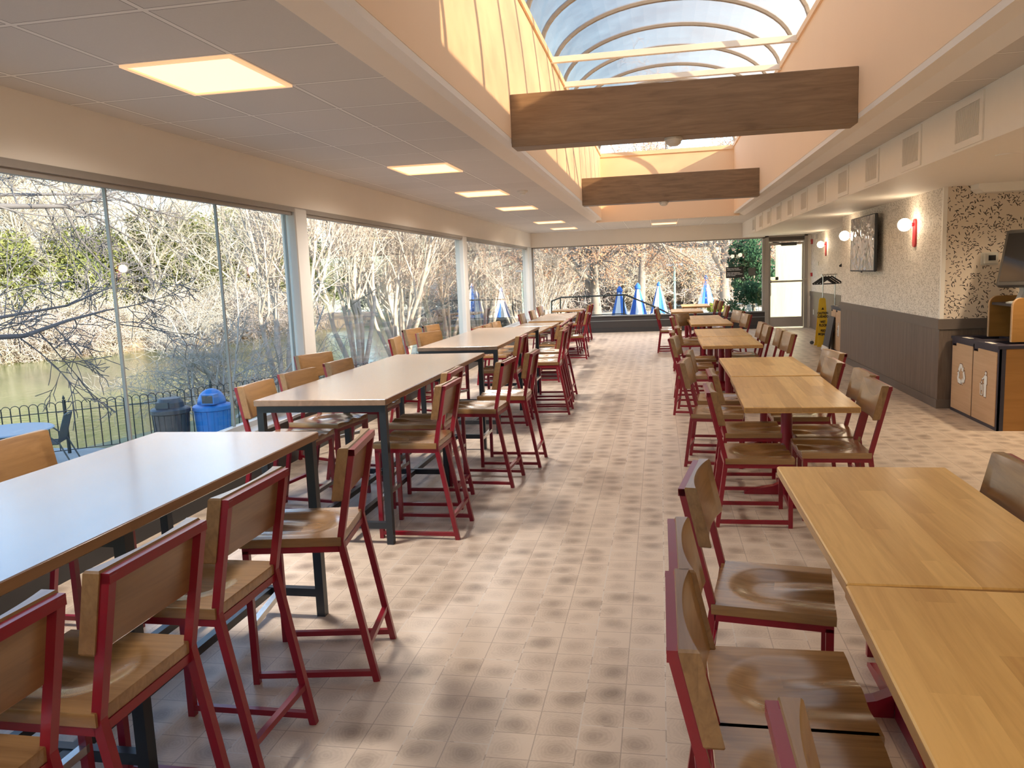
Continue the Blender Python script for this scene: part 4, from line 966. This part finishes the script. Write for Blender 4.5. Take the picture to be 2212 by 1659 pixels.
bt = [plant('bare_tree', 11+i, BARE, bare_stems(11+i, .17), 'bare woodland tree', 'tree', (M['bark_grey'], M['twig_pink'] if i % 2 else M['twig_tan']), group=GF) for i in range(3)]
spots = []
for i in range(23):   # woodland beyond the pond and the park
    far = i >= 17
    az = -52 + 26*((i+rng.random())/17) if not far else -26 + 17*((i-17+rng.random())/6); dist = rng.uniform(96, 115) if far else rng.uniform(54, 84)
    spots.append((math.sin(R(az))*dist, math.cos(R(az))*dist, G-.1, rng.uniform(0, 360), rng.uniform(.75, 1.1)))
for i in range(16):
    az = -9 + 24*((i+rng.random())/16); dist = rng.uniform(62, 92)
    spots.append((math.sin(R(az))*dist, math.cos(R(az))*dist, G-.1, rng.uniform(0, 360), rng.uniform(.85, 1.2)))
for k in range(3): place(bt[k], spots[k::3], ['bare tree in the pale woodland that fills the view beyond the pond and the patio'], GF)
# bare big tree left of the first window, its dark boughs reaching across the view
DK = dict(seg=[5, 4, 3, 3], wig=[.05, .16, .22, .26], up=[.0, .02, .02, .0], kids=[9, 5, 4], t0=[.15, .2, .1], ang=[(25, 60), (25, 60), (25, 60)], ls=[(.3, .55), (.35, .6), (.4, .6)], rmin=.006, sides=[7, 5, 4, 3], split=0)
g = empty('bare_tree', (0, 0, 0), 0, 'dark boughs of a bare tree reaching across the nearest window from its edge', 'tree')
ta, tb = MB(), MB(); ta.smooth = tb.smooth = True; r3 = random.Random(3)
ta.tube([(-9.2, 4.2, G-.1), (-9.1, 4.3, 1), (-9.0, 4.5, 3), (-8.9, 4.6, 5.5)], [.24, .21, .18, .12], 10, caps=False)
def bough(pts, r0, r1, kids=8, ln=1.1):
    pts = [Vector(p) for p in pts]; n = len(pts)
    r0, r1 = r0*.55, r1*.6; rad = [r0+(r1-r0)*i/(n-1) for i in range(n)]; ta.tube(pts, rad, 7, caps=False)
    for j in range(kids):
        t = (j+.5+r3.random()*.5)/kids*(n-1); i = min(n-2, int(t)); q = pts[i].lerp(pts[i+1], t-i); ax = (pts[i+1]-pts[i]).normalized()
        o = Matrix.Rotation(r3.random()*6.28, 3, ax) @ ax.orthogonal().normalized(); a = R(r3.uniform(25, 60))
        grow((tb, tb), r3, q, ax*math.cos(a)+o*math.sin(a), ln*r3.uniform(.6, 1.2), (r0+r1)*.18, 1, DK)
X0 = -8.0
bough([(-9.0, 4.5, 2.6), (X0-.2, 7.2, 2.62), (X0, 8.7, 2.72), (X0, 9.8, 2.80), (X0, 10.9, 3.1)], .10, .03, 12, 1.5)
bough([(X0, 9.75, 2.78), (X0, 10.0, 2.35), (X0, 10.4, 2.0), (X0, 11.0, 1.75), (X0, 11.4, 1.7)], .04, .012, 6, .8)
bough([(X0, 9.8, 2.8), (X0, 10.4, 2.68), (X0, 11.3, 2.35)], .045, .015, 6, .8)
bough([(-9.0, 4.4, .9), (X0, 7.6, 1.15), (X0, 8.8, 1.1), (X0, 9.6, 1.25), (X0, 10.4, 1.35)], .085, .022, 10, 1.3)
bough([(-9.0, 4.5, 1.7), (X0, 8.4, 1.35), (X0, 9.6, 1.45), (X0, 11.2, 1.85)], .05, .015, 10, 1.2)
bough([(-9.0, 4.5, 4.2), (X0-.3, 8.0, 3.5), (X0-.3, 10.5, 3.6), (X0-.3, 12.5, 3.4)], .07, .02, 12, 1.5)
bough([(-8.9, 4.6, 3.4), (X0-1.3, 9.5, 3.0), (X0-1.5, 12.5, 3.3), (X0-1.5, 15.0, 3.0)], .06, .02, 12, 1.6)
ta.build('trunk', M['bark_dark'], g, fix=False); tb.build('branches', M['bark_dark'], g, fix=False)
# smooth barked many-stemmed trees outside the middle windows
GM = 'many-stemmed smooth barked trees outside the windows'
my = [plant('crape_myrtle', 31+i, MYR, myr_stems(6+i, 6.2, .085), 'myrtle', 'tree', (M['bark_pale'], M['bark_pale']), group=GM) for i in range(3)]
msp = [(-9.6, 24.0, 0, 1.0), (-9.3, 27.2, 120, 1.05), (-8.7, 31.5, 40, 1.0), (-10.1, 20.0, 200, .95), (-8.2, 36.0, 80, 1.1), (-7.7, 42.0, 10, 1.1), (-7.2, 47, 250, 1.1), (-5.4, 33.0, 300, .9), (-6.6, 52.0, 60, 1.2), (-9.9, 29.5, 170, 1.0), (-4.3, 27.5, 15, .6), (-4.6, 33.0, 215, .6), (-8.5, 39, 130, 1.0)]
mlab = ['pale many-stemmed bare tree standing at the start of the second window', 'pale many-stemmed bare tree in the middle of the second window', 'pale many-stemmed bare tree towards the end of the second window', 'pale many-stemmed bare tree half hidden by the first white column',
        'pale many-stemmed bare tree next to the second white column', 'pale many-stemmed bare tree in the third window, near its start', 'pale many-stemmed bare tree in the third window, near its end', 'pale many-stemmed bare tree by the corner column', 'pale many-stemmed bare tree far beyond the corner column',
        'pale many-stemmed bare tree just behind the one in mid second window', 'slender pale many-stemmed bare tree at the corner of the far window', 'slender pale many-stemmed bare tree left of the oak trunk in the far window', 'pale many-stemmed bare tree behind the second white column']
for i, (x, y, rz, s3) in enumerate(msp):
    pr_ = my[i % 3]; place(pr_, [(x, y, G-.1, rz, s3)], [mlab[i]], GM)
# brushy shrubs
GB = 'tangled leafless brush along the far bank'
br = [plant('leafless_shrub', 51+i, BRUSH, brush_stems(16, 3.2, .035), 'brush', 'shrub', (M['twig_tan'], (M['twig_pink'], M['twig_tan'])[i]), group=GB) for i in range(2)]
bsp = []
r4 = random.Random(8)
for (x, y) in ((-36.5, 34.5), (-35, 36.8), (-33.5, 39), (-32.3, 41.2), (-31, 43), (-29.5, 45), (-28.2, 47.5), (-28, 51), (-36, 38.5), (-34, 42), (-31, 46.5), (-30, 50), (-27.5, 54.5)):
    bsp.append((x-.6, y, WZ+.3, r4.uniform(0, 360), r4.uniform(.9, 1.35)))
for k in range(2): place(br[k], bsp[k::2], ['tangled leafless pinkish brush overhanging the far bank of the pond'], GB)
BR2 = dict(BRUSH, rmin=.0045, up=[.05, .02, .02, 0], wig=[.16, .25, .3, .3], kids=[7, 6, 4])
sh = plant('leafless_shrub', 71, BR2, brush_stems(8, 3.4, .038), 'spreading bare grey shrub growing past the fence beside the first white column', 'shrub', (M['bark_silver'], M['bark_silver']))
sh.location = (-10.0, 15.6, G-.3)
s2 = dup(sh, (-10.4, 18.6, G-.3), 140, 'second bare grey shrub behind the first white column outside'); s2['group'] = ''
del s2['group']
# evergreens on the far bank
def blob_tree(name, seed, h, w_, n, size, mat, label, cat='tree', blobs=26):
    rng = random.Random(seed); lm = MB(); g = empty(name, (0, 0, 0), 0, label, cat)
    cs = []
    for i in range(blobs):
        t = rng.random(); z = h*(.12+.8*t); rr = w_*(1-.65*t)*math.sqrt(rng.random()); a = rng.random()*6.283
        cs.append((Vector((rr*math.cos(a), rr*math.sin(a), z)), rng.uniform(.5, 1.0)*w_*.38))
    for i in range(n):
        c_, r_ = cs[rng.randrange(blobs)]
        dv = Vector((rng.gauss(0, 1), rng.gauss(0, 1), rng.gauss(0, .8))).normalized(); p = c_ + dv*r_*rng.uniform(.7, 1.05)
        a = Vector((rng.gauss(0, 1), rng.gauss(0, 1), rng.gauss(0, 1))).normalized(); a = (a+dv*.5).normalized(); b_ = a.orthogonal().normalized()*size*rng.uniform(.4, .7); a = a*size*rng.uniform(.7, 1.2)
        k = len(lm.v); lm.v += [tuple(p-a*.5), tuple(p+b_*.5), tuple(p+a*.5), tuple(p-b_*.5)]; lm.f.append((k, k+1, k+2, k+3))
    lm.build('foliage', mat, g, fix=False)
    MB().tube([(0, 0, -.1), (0, 0, h*.4), (0, 0, h*.75)], [w_*.06, w_*.045, .02], 7).build('trunk', M['bark_grey'], g)
    return g
GE = 'green thicket on the far bank'
ev = [blob_tree('evergreen_tree', 90+i, 7.5, 3.6, 15000, .26, M['leaf_green'], 'x') for i in range(2)]
esp = [(-38.5, 33, 1.25), (-40, 36.5, 1.1), (-41.5, 30, 1.3), (-38, 40, .95), (-37, 43.5, .8), (-36, 47, .8), (-34, 51, 1.15), (-33, 55, 1.2), (-32, 59, 1.1), (-38, 31.5, .75), (-31, 63, .9), (-35.5, 45, 1.0), (-33.5, 50, 1.0), (-31.5, 57, 1.1), (-29, 64, 1.0), (-37.5, 29, .9), (-39, 26, 1.2), (-39.5, 33.5, 1.45)]
elab = ['tall yellow-green evergreen at the edge of the pond, in the nearest window', 'evergreen in the thicket behind the dark boughs', 'evergreen cut off by the edge of the photo across the pond', 'evergreen across the pond just beside the first thin window joint',
        'low evergreen across the pond past the first thin window joint', 'low evergreen above the reddish brush', 'evergreen across the pond left of the second thin window joint', 'evergreen across the pond right of the second thin window joint', 'evergreen low behind the bare grey shrub', 'green bush touching the water at the photo edge', 'evergreen seen just beside the first white column', 'rounded evergreen behind the low ones between the two thin window joints', 'taller evergreen just past the second thin window joint across the pond', 'broad evergreen behind the bare grey shrub', 'evergreen at the far end of the thicket', 'low dark evergreen by the water at the photo edge', 'evergreen almost outside the photo across the pond', 'tallest evergreen across the pond, its top yellow-green against the sky']
for i, (x, y, s3) in enumerate(esp): place(ev[i % 2], [(x, y, WZ+.2, 47*i, s3)], [elab[i]], GE)
# dark evergreen and yellow shrub beyond the far window, oak with dry leaves
de = blob_tree('evergreen_bush', 120, 3.9, 1.15, 9000, .11, M['leaf_dark'], 'dark green evergreen bush outside the far window beside the exit door', 'bush', 34); de.location = (2.7, 24.2, G)
yl = blob_tree('leafy_shrub', 121, 1.9, .75, 2500, .12, M['leaf_yellow'], 'yellow-green shrub at the foot of the dark evergreen bush', 'bush', 14); yl.location = (1.75, 23.7, G)
g = dup(br[0], (3.0, 22.9, G), 70, 'small pale leafless shrub before the dark evergreen by the door'); g.scale = (.28,)*3; del g['group']
OAK = dict(seg=[6, 6, 4, 3], wig=[.05, .16, .22, .26], up=[.05, -.01, .0, -.02], kids=[13, 9, 6], t0=[.40, .2, .15], ang=[(45, 85), (30, 60), (30, 65)], ls=[(.8, 1.25), (.35, .55), (.4, .6)], rmin=.007, sides=[10, 7, 4, 3], split=0)
oak = plant('oak_tree', 203, OAK, bare_stems(4.9, .24, .03), 'oak with dry orange-brown leaves and a thick grey trunk outside the far window', 'tree', (M['bark_grey'], M['bark_grey']), (16000, .085, .10, M['leaf_brown']))
oak.location = (-2.35, 30, G)
o2 = dup(oak, (3.2, 41, G), 75, 'second dry leaved oak farther off, its orange crown behind the blue umbrellas'); o2.scale = (1.25,)*3
o3 = dup(oak, (-1.2, 52, G), 200, 'third dry leaved oak, its crown filling the middle of the far window'); o3.scale = (1.3,)*3
# bench of pale plank fence behind the door
pf = empty('plank_fence', (3.3, 22.75, G), 0, 'pale vertical plank fence seen through the glass door', 'fence')
pk = wood('pale_pine_planks', (.50, .45, .28), (.62, .57, .40), 'z', .14, .7, 0, 9, .6, .5)
MB().box(-.12, 0, 0, .9, .03, 3.35).build('panel', pk, pf); MB().box(-.52, 0, 0, -.12, .03, 2.42).build('low_panel', pk, pf)
MB().box(-.52, -.02, 2.42, -.12, .05, 2.50).box(-.52, -.02, 2.50, -.44, .05, 3.35).box(-.2, -.02, 2.42, -.12, .05, 3.35).build('rail', pk, pf)

# --- iron hoop fence along the pond
def hoop_fence():
    base = [(-15.4, 7.6), (-10.64, 11.86), (-9.2, 13.05), (-7.9, 15.2), (-6.5, 18.0), (-5.8, 21.5)]
    P = [Vector((x, y, 0)) for x, y in base]; g = empty('iron_fence', (P[1].x, P[1].y, G), 0, 'black iron hoop top fence along the pond edge', 'fence')
    off = Vector((P[1].x, P[1].y, 0))
    cum = [0]
    for a, b_ in zip(P, P[1:]): cum.append(cum[-1]+(b_-a).length)
    def at(s): 
        for i in range(len(P)-1):
            if s <= cum[i+1] or i == len(P)-2: return P[i].lerp(P[i+1], (s-cum[i])/(cum[i+1]-cum[i])) - off
    S = cum[-1]; pitch_ = .135; n = int(S/pitch_); hb = MB(); posts = []
    H = .93
    for i in range(n):
        a, b_ = at(i*pitch_), at((i+1)*pitch_); m_ = (a+b_)/2
        if i % 19 == 12:
            p_ = MB().box(-.02, -.02, 0, .02, .02, H+.03).lathe([(.0001, H+.03), (.022, H+.045), (.022, H+.07), (.0001, H+.12)], n=8).build('post', M['iron'], g); p_.location = a
        hb.bar((a.x, a.y, .06), (a.x, a.y, H-.07), .014, .014)
        d = (b_-a)/2
        hb.tube([m_ + d*-math.cos(math.pi*t/6) + Vector((0, 0, H-.07+.07*math.sin(math.pi*t/6))) for t in range(7)], .0075, 4, caps=False)
    hb.build('hoop_pickets', M['iron'], g, fix=False)
    rl = MB(); q = [at(i*.5) for i in range(int(S/.5)+1)]
    for z in (.06, H-.17): rl.path([(p.x, p.y, z) for p in q], .012, .03, (0, 0, 1))
    rl.build('rail', M['iron'], g)
hoop_fence()
# --- litter drums
M['binblue'] = plain('blue_bin_plastic', (.03, .19, .50), .4, noise_amt=.15, scale=8)
M['bingrey'] = plain('dark_grey_bin_plastic', (.05, .06, .065), .45, noise_amt=.2, scale=8)
def drum(x, y, mat, lab, dome):
    g = empty('litter_bin', (x, y, G), 0, lab, 'bin')
    b_ = MB().lathe([(.23, 0), (.26, .05), (.295, .72), (.295, .74)], n=36); b_.build('drum', mat, g)
    rb = MB()
    for k in range(18):
        a = k*math.pi/9; c_, s3 = math.cos(a), math.sin(a); rb.bar((.262*c_, .262*s3, .06), (.297*c_, .297*s3, .70), .03, .014, (-s3, c_, 0))
    rb.build('rib_pattern', mat, g)
    MB().lathe([(.29, .70), (.325, .72), (.325, .78), (.30, .80), (.24, .82)], n=36).build('lid_rim', mat, g)
    if dome:
        d = MB().lathe([(.24*math.cos(t), .82+.26*math.sin(t)) for t in [i*math.pi/16 for i in range(8)]], n=28); d.smooth = True; d.build('dome_lid', mat, g)
        MB().box(-.02, -.29, .84, .22, -.13, 1.01).build('hood', mat, g); MB().box(.0, -.293, .86, .20, -.289, .99).build('opening', M['bingrey'], g)
    else:
        MB().lathe([(.24, .80), (.22, .90), (.17, .97)], n=28).box(-.12, -.235, .82, .12, -.20, .92).build('hooded_lid', M['bingrey'], g)
drum(-7.72, 12.44, M['binblue'], 'blue plastic litter bin with a domed lid on the patio', True)
drum(-8.30, 12.1, M['bingrey'], 'dark grey ribbed litter bin on the patio beside the fence', False)
# --- patio table and mesh chairs
M['meshgrey'] = plain('green_grey_steel', (.06, .085, .09), .45)
pt = empty('patio_table', (-10.15, 10.55, G), 0, 'round steel patio table outside the nearest window', 'table')
MB().lathe([(.66, .70), (.68, .71), (.66, .725)], n=40).build('tabletop', plain('blue_grey_steel', (.30, .36, .42), .35), pt)
for k in range(3):
    a = R(40+120*k); MB().tube([(.1*math.cos(a), .1*math.sin(a), .70), (.2*math.cos(a), .2*math.sin(a), .3), (.45*math.cos(a), .45*math.sin(a), 0)], .02, 8).build('leg', M['meshgrey'], pt)
def mesh_sheet(w_, pts, n=16, rows=12):
    """diamond steel mesh over a bent sheet"""
    mb = MB(); P = [Vector(p) for p in pts]
    def at(t):
        i = min(len(P)-2, int(t*(len(P)-1))); return P[i].lerp(P[i+1], t*(len(P)-1)-i)
    for j in range(rows):
        for i in range(n):
            u0, u1 = -w_/2+w_*i/n, -w_/2+w_*(i+1)/n; t0, t1 = j/rows, (j+1)/rows
            a, b_ = at(t0), at(t1)
            mb.bar((a.x, u0, a.z), (b_.x, u1, b_.z), .006, .004); mb.bar((a.x, u1, a.z), (b_.x, u0, b_.z), .006, .004)
    return mb
pc = empty('patio_chair', (0, 0, 0), 0, 'x', 'chair', 'steel mesh patio chairs')
mesh_sheet(.44, [(.22, 0, .42), (-.20, 0, .40)], rows=9).build('seat', M['meshgrey'], pc, fix=False)
mesh_sheet(.44, [(-.20, 0, .40), (-.25, 0, .6), (-.33, 0, .85)], rows=11).build('backrest', M['meshgrey'], pc, fix=False)
fr_ = MB()
for sy in (-1, 1):
    y = sy*.23; fr_.tube([(.23, y*.9, .42), (-.2, y, .40), (-.25, y, .6), (-.33, y*.96, .86)], .012, 7)
    MB().tube([(.26, y*1.1, 0), (.20, y*1.15, .55), (.12, y*1.15, .63), (-.02, y*1.15, .60), (-.22, y*1.05, .42), (-.40, y*1.1, 0)], .013, 7).build('leg', M['meshgrey'], pc)
fr_.tube([(-.33, -.22, .86), (-.335, 0, .875), (-.33, .22, .86)], .012, 7); fr_.tube([(.23, -.2, .42), (.23, .2, .42)], .012, 7); fr_.build('frame', M['meshgrey'], pc)
pcl = [(-9.9, 11.12, 205, 'steel mesh patio chair with looped arm beside the round patio table'), (-10.35, 10.0, 60, 'steel mesh patio chair with its back to the window before the round table'), (-11.1, 10.95, -50, 'steel mesh patio chair behind the round table by the fence')]
for i, (x, y, rz, lab) in enumerate(pcl):
    if i == 0: pc.location = (x, y, G); pc.rotation_euler = (0, 0, R(rz)); pc['label'] = lab
    else: dup(pc, (x, y, G), rz, lab)
# --- closed umbrellas
M['umb_blue'] = plain('blue_canvas', (.035, .16, .55), .8, noise_amt=.1); M['umb_white'] = plain('white_canvas', (.80, .84, .88), .8, noise_amt=.05)
def umbrella(x, y, lab, s3=1.0, rz=0):
    g = empty('patio_umbrella', (x, y, G), rz, lab, 'umbrella', 'closed blue and white umbrellas'); g.scale = (s3,)*3
    MB().tube([(0, 0, 0), (0, 0, 2.45)], .02, 10).build('pole', M['chrome'], g); MB().lathe([(.25, 0), (.25, .05), (.05, .08)], n=20).build('base', M['bingrey'], g)
    top, bot, n = 2.32, .98, 40
    for part, (k0, mat) in enumerate(((0, M['umb_blue']), (1, M['umb_white']))):
        m_ = MB(); 
        for seg_ in range(8):
            if seg_ % 2 != k0: continue
            for r_ in range(8):
                for q in range(5):
                    def pt(rr, qq):
                        t = rr/8; a = 2*math.pi*(seg_*5+qq)/n; f = .5+.5*math.cos(8*a*1.0+math.pi)
                        rad = (.05+.36*t**.95)*(1-.30*f*t)
                        z = top-(top-bot)*t + .10*(1-abs(qq-2.5)/2.5)*(1 if rr == 8 else 0)
                        return (rad*math.cos(a), rad*math.sin(a), z)
                    m_.quad(pt(r_, q), pt(r_, q+1), pt(r_+1, q+1), pt(r_+1, q))
        m_.build('canopy' if k0 == 0 else 'white_panels', mat, g)
    MB().lathe([(.0001, 2.46), (.04, 2.42), (.085, 2.35), (.10, 2.28), (.07, 2.24)], n=14).build('cap', M['umb_blue'], g)
umbrella(-1.22, 24.6, 'closed blue and white umbrella nearest the oak trunk', .97, 10)
umbrella(-.68, 25.0, 'closed blue and white umbrella second from the oak trunk', 1.0, 30)
umbrella(-.05, 34.5, 'closed blue and white umbrella leaning farther out, third from the oak', .95, 0)
umbrella(2.1, 38.0, 'closed blue and white umbrella standing alone nearer the evergreen bush', 1.03, 55)
for i, (x, y) in enumerate(((-1.22, 24.6), (-.68, 25.0))): pass
# --- handrail of the ramp outside the far window
hr = empty('ramp_handrail', (-3.0, 22.4, G), 0, 'dark steel handrail outside the far window, sloping down past the umbrellas', 'handrail')
MB().tube([(-.04, 0, 2.05), (.23, 0, 2.15), (2.05, 0, 2.165), (2.86, 0, 1.80), (3.6, 0, 1.42)], .022, 8).build('top_rail', M['iron'], hr)
for x, h in ((-.04, 2.05), (.22, 2.15), (2.0, 2.16), (2.84, 1.82), (3.55, 1.44)): MB().tube([(x, 0, 0), (x, 0, h)], .02, 8).build('post', M['iron'], hr)
MB().tube([(.22, 0, 1.62), (2.0, 0, 1.64), (3.55, 0, .98)], .014, 8).build('lower_rail', M['iron'], hr)
# --- far patio furniture on the plaza
ft = empty('plaza_table', (0, 0, 0), 0, 'x', 'table', 'round tables far out on the plaza')
MB().lathe([(.58, .72), (.6, .73), (.58, .745)], n=20).build('tabletop', M['meshgrey'], ft); MB().tube([(0, 0, 0), (0, 0, .72)], .03, 8).build('leg', M['meshgrey'], ft)
k = 0
for i in range(5):
    x, y = -.2+1.5*i, 46+(.8 if i % 2 else 0)
    o = ft if i == 0 else dup(ft, (x, y, G)); o.location = (x, y, G); o['label'] = 'dark round table far out on the sunlit plaza in the row before the woods'
    for a in (20, 200): dup(pc, (x+.8*math.cos(R(a)), y+.8*math.sin(R(a)), G), a+180, 'dark chair far out on the sunlit plaza in the row before the woods', 'chairs far out on the plaza')
lp = empty('street_lamp', (.8, 45, G), 0, 'pale green lamp post standing among the far trees', 'lamp post')
MB().tube([(0, 0, 0), (0, 0, 3.1)], .06, 10).build('post', plain('pale_green_paint', (.45, .60, .52), .5), lp); MB().box(-.45, -.1, 3.0, .45, .1, 3.12).build('lamp_head', M['ledge'], lp)
# pale house with a low roof across the water
hs = empty('boathouse', (-13.5, 84, G), 0, 'pale low building with a grey roof across the pond', 'building')
MB().box(-6, 0, 0, 5, 6, 2.6).build('wall', plain('pale_building', (.7, .66, .55), .8), hs)
MB().prism([(-7, 2.5), (6, 2.5), (5, 4.6), (-6, 4.6)], (0, -.8, 0), (1, 0, 0), (0, 0, 1), (0, 7.5, 0)).build('roof', plain('blue_grey_shingle', (.30, .36, .40), .8), hs)
MB().box(-3, -.03, .6, -1.4, 0, 2.0).box(1, -.03, .6, 2.6, 0, 2.0).build('window', M['screen'], hs)
# orange-brown shrubs around the plaza edge

# undergrowth at the edge of the woods beyond the plaza
und = []
for i in range(16):
    x = -14+2.0*i+r4.uniform(-.6, .6); und.append((x, 60+r4.uniform(-2, 5), G, r4.uniform(0, 360), r4.uniform(1.2, 1.9)))
for i in range(6):
    und.append((-34+i*3, 92+r4.uniform(-3, 3), G, r4.uniform(0, 360), r4.uniform(1.5, 2.2)))
for k in range(2): place(br[k], und[k::2], ['tan leafless undergrowth at the edge of the woods beyond the plaza and path'], 'undergrowth at the edge of the woods')
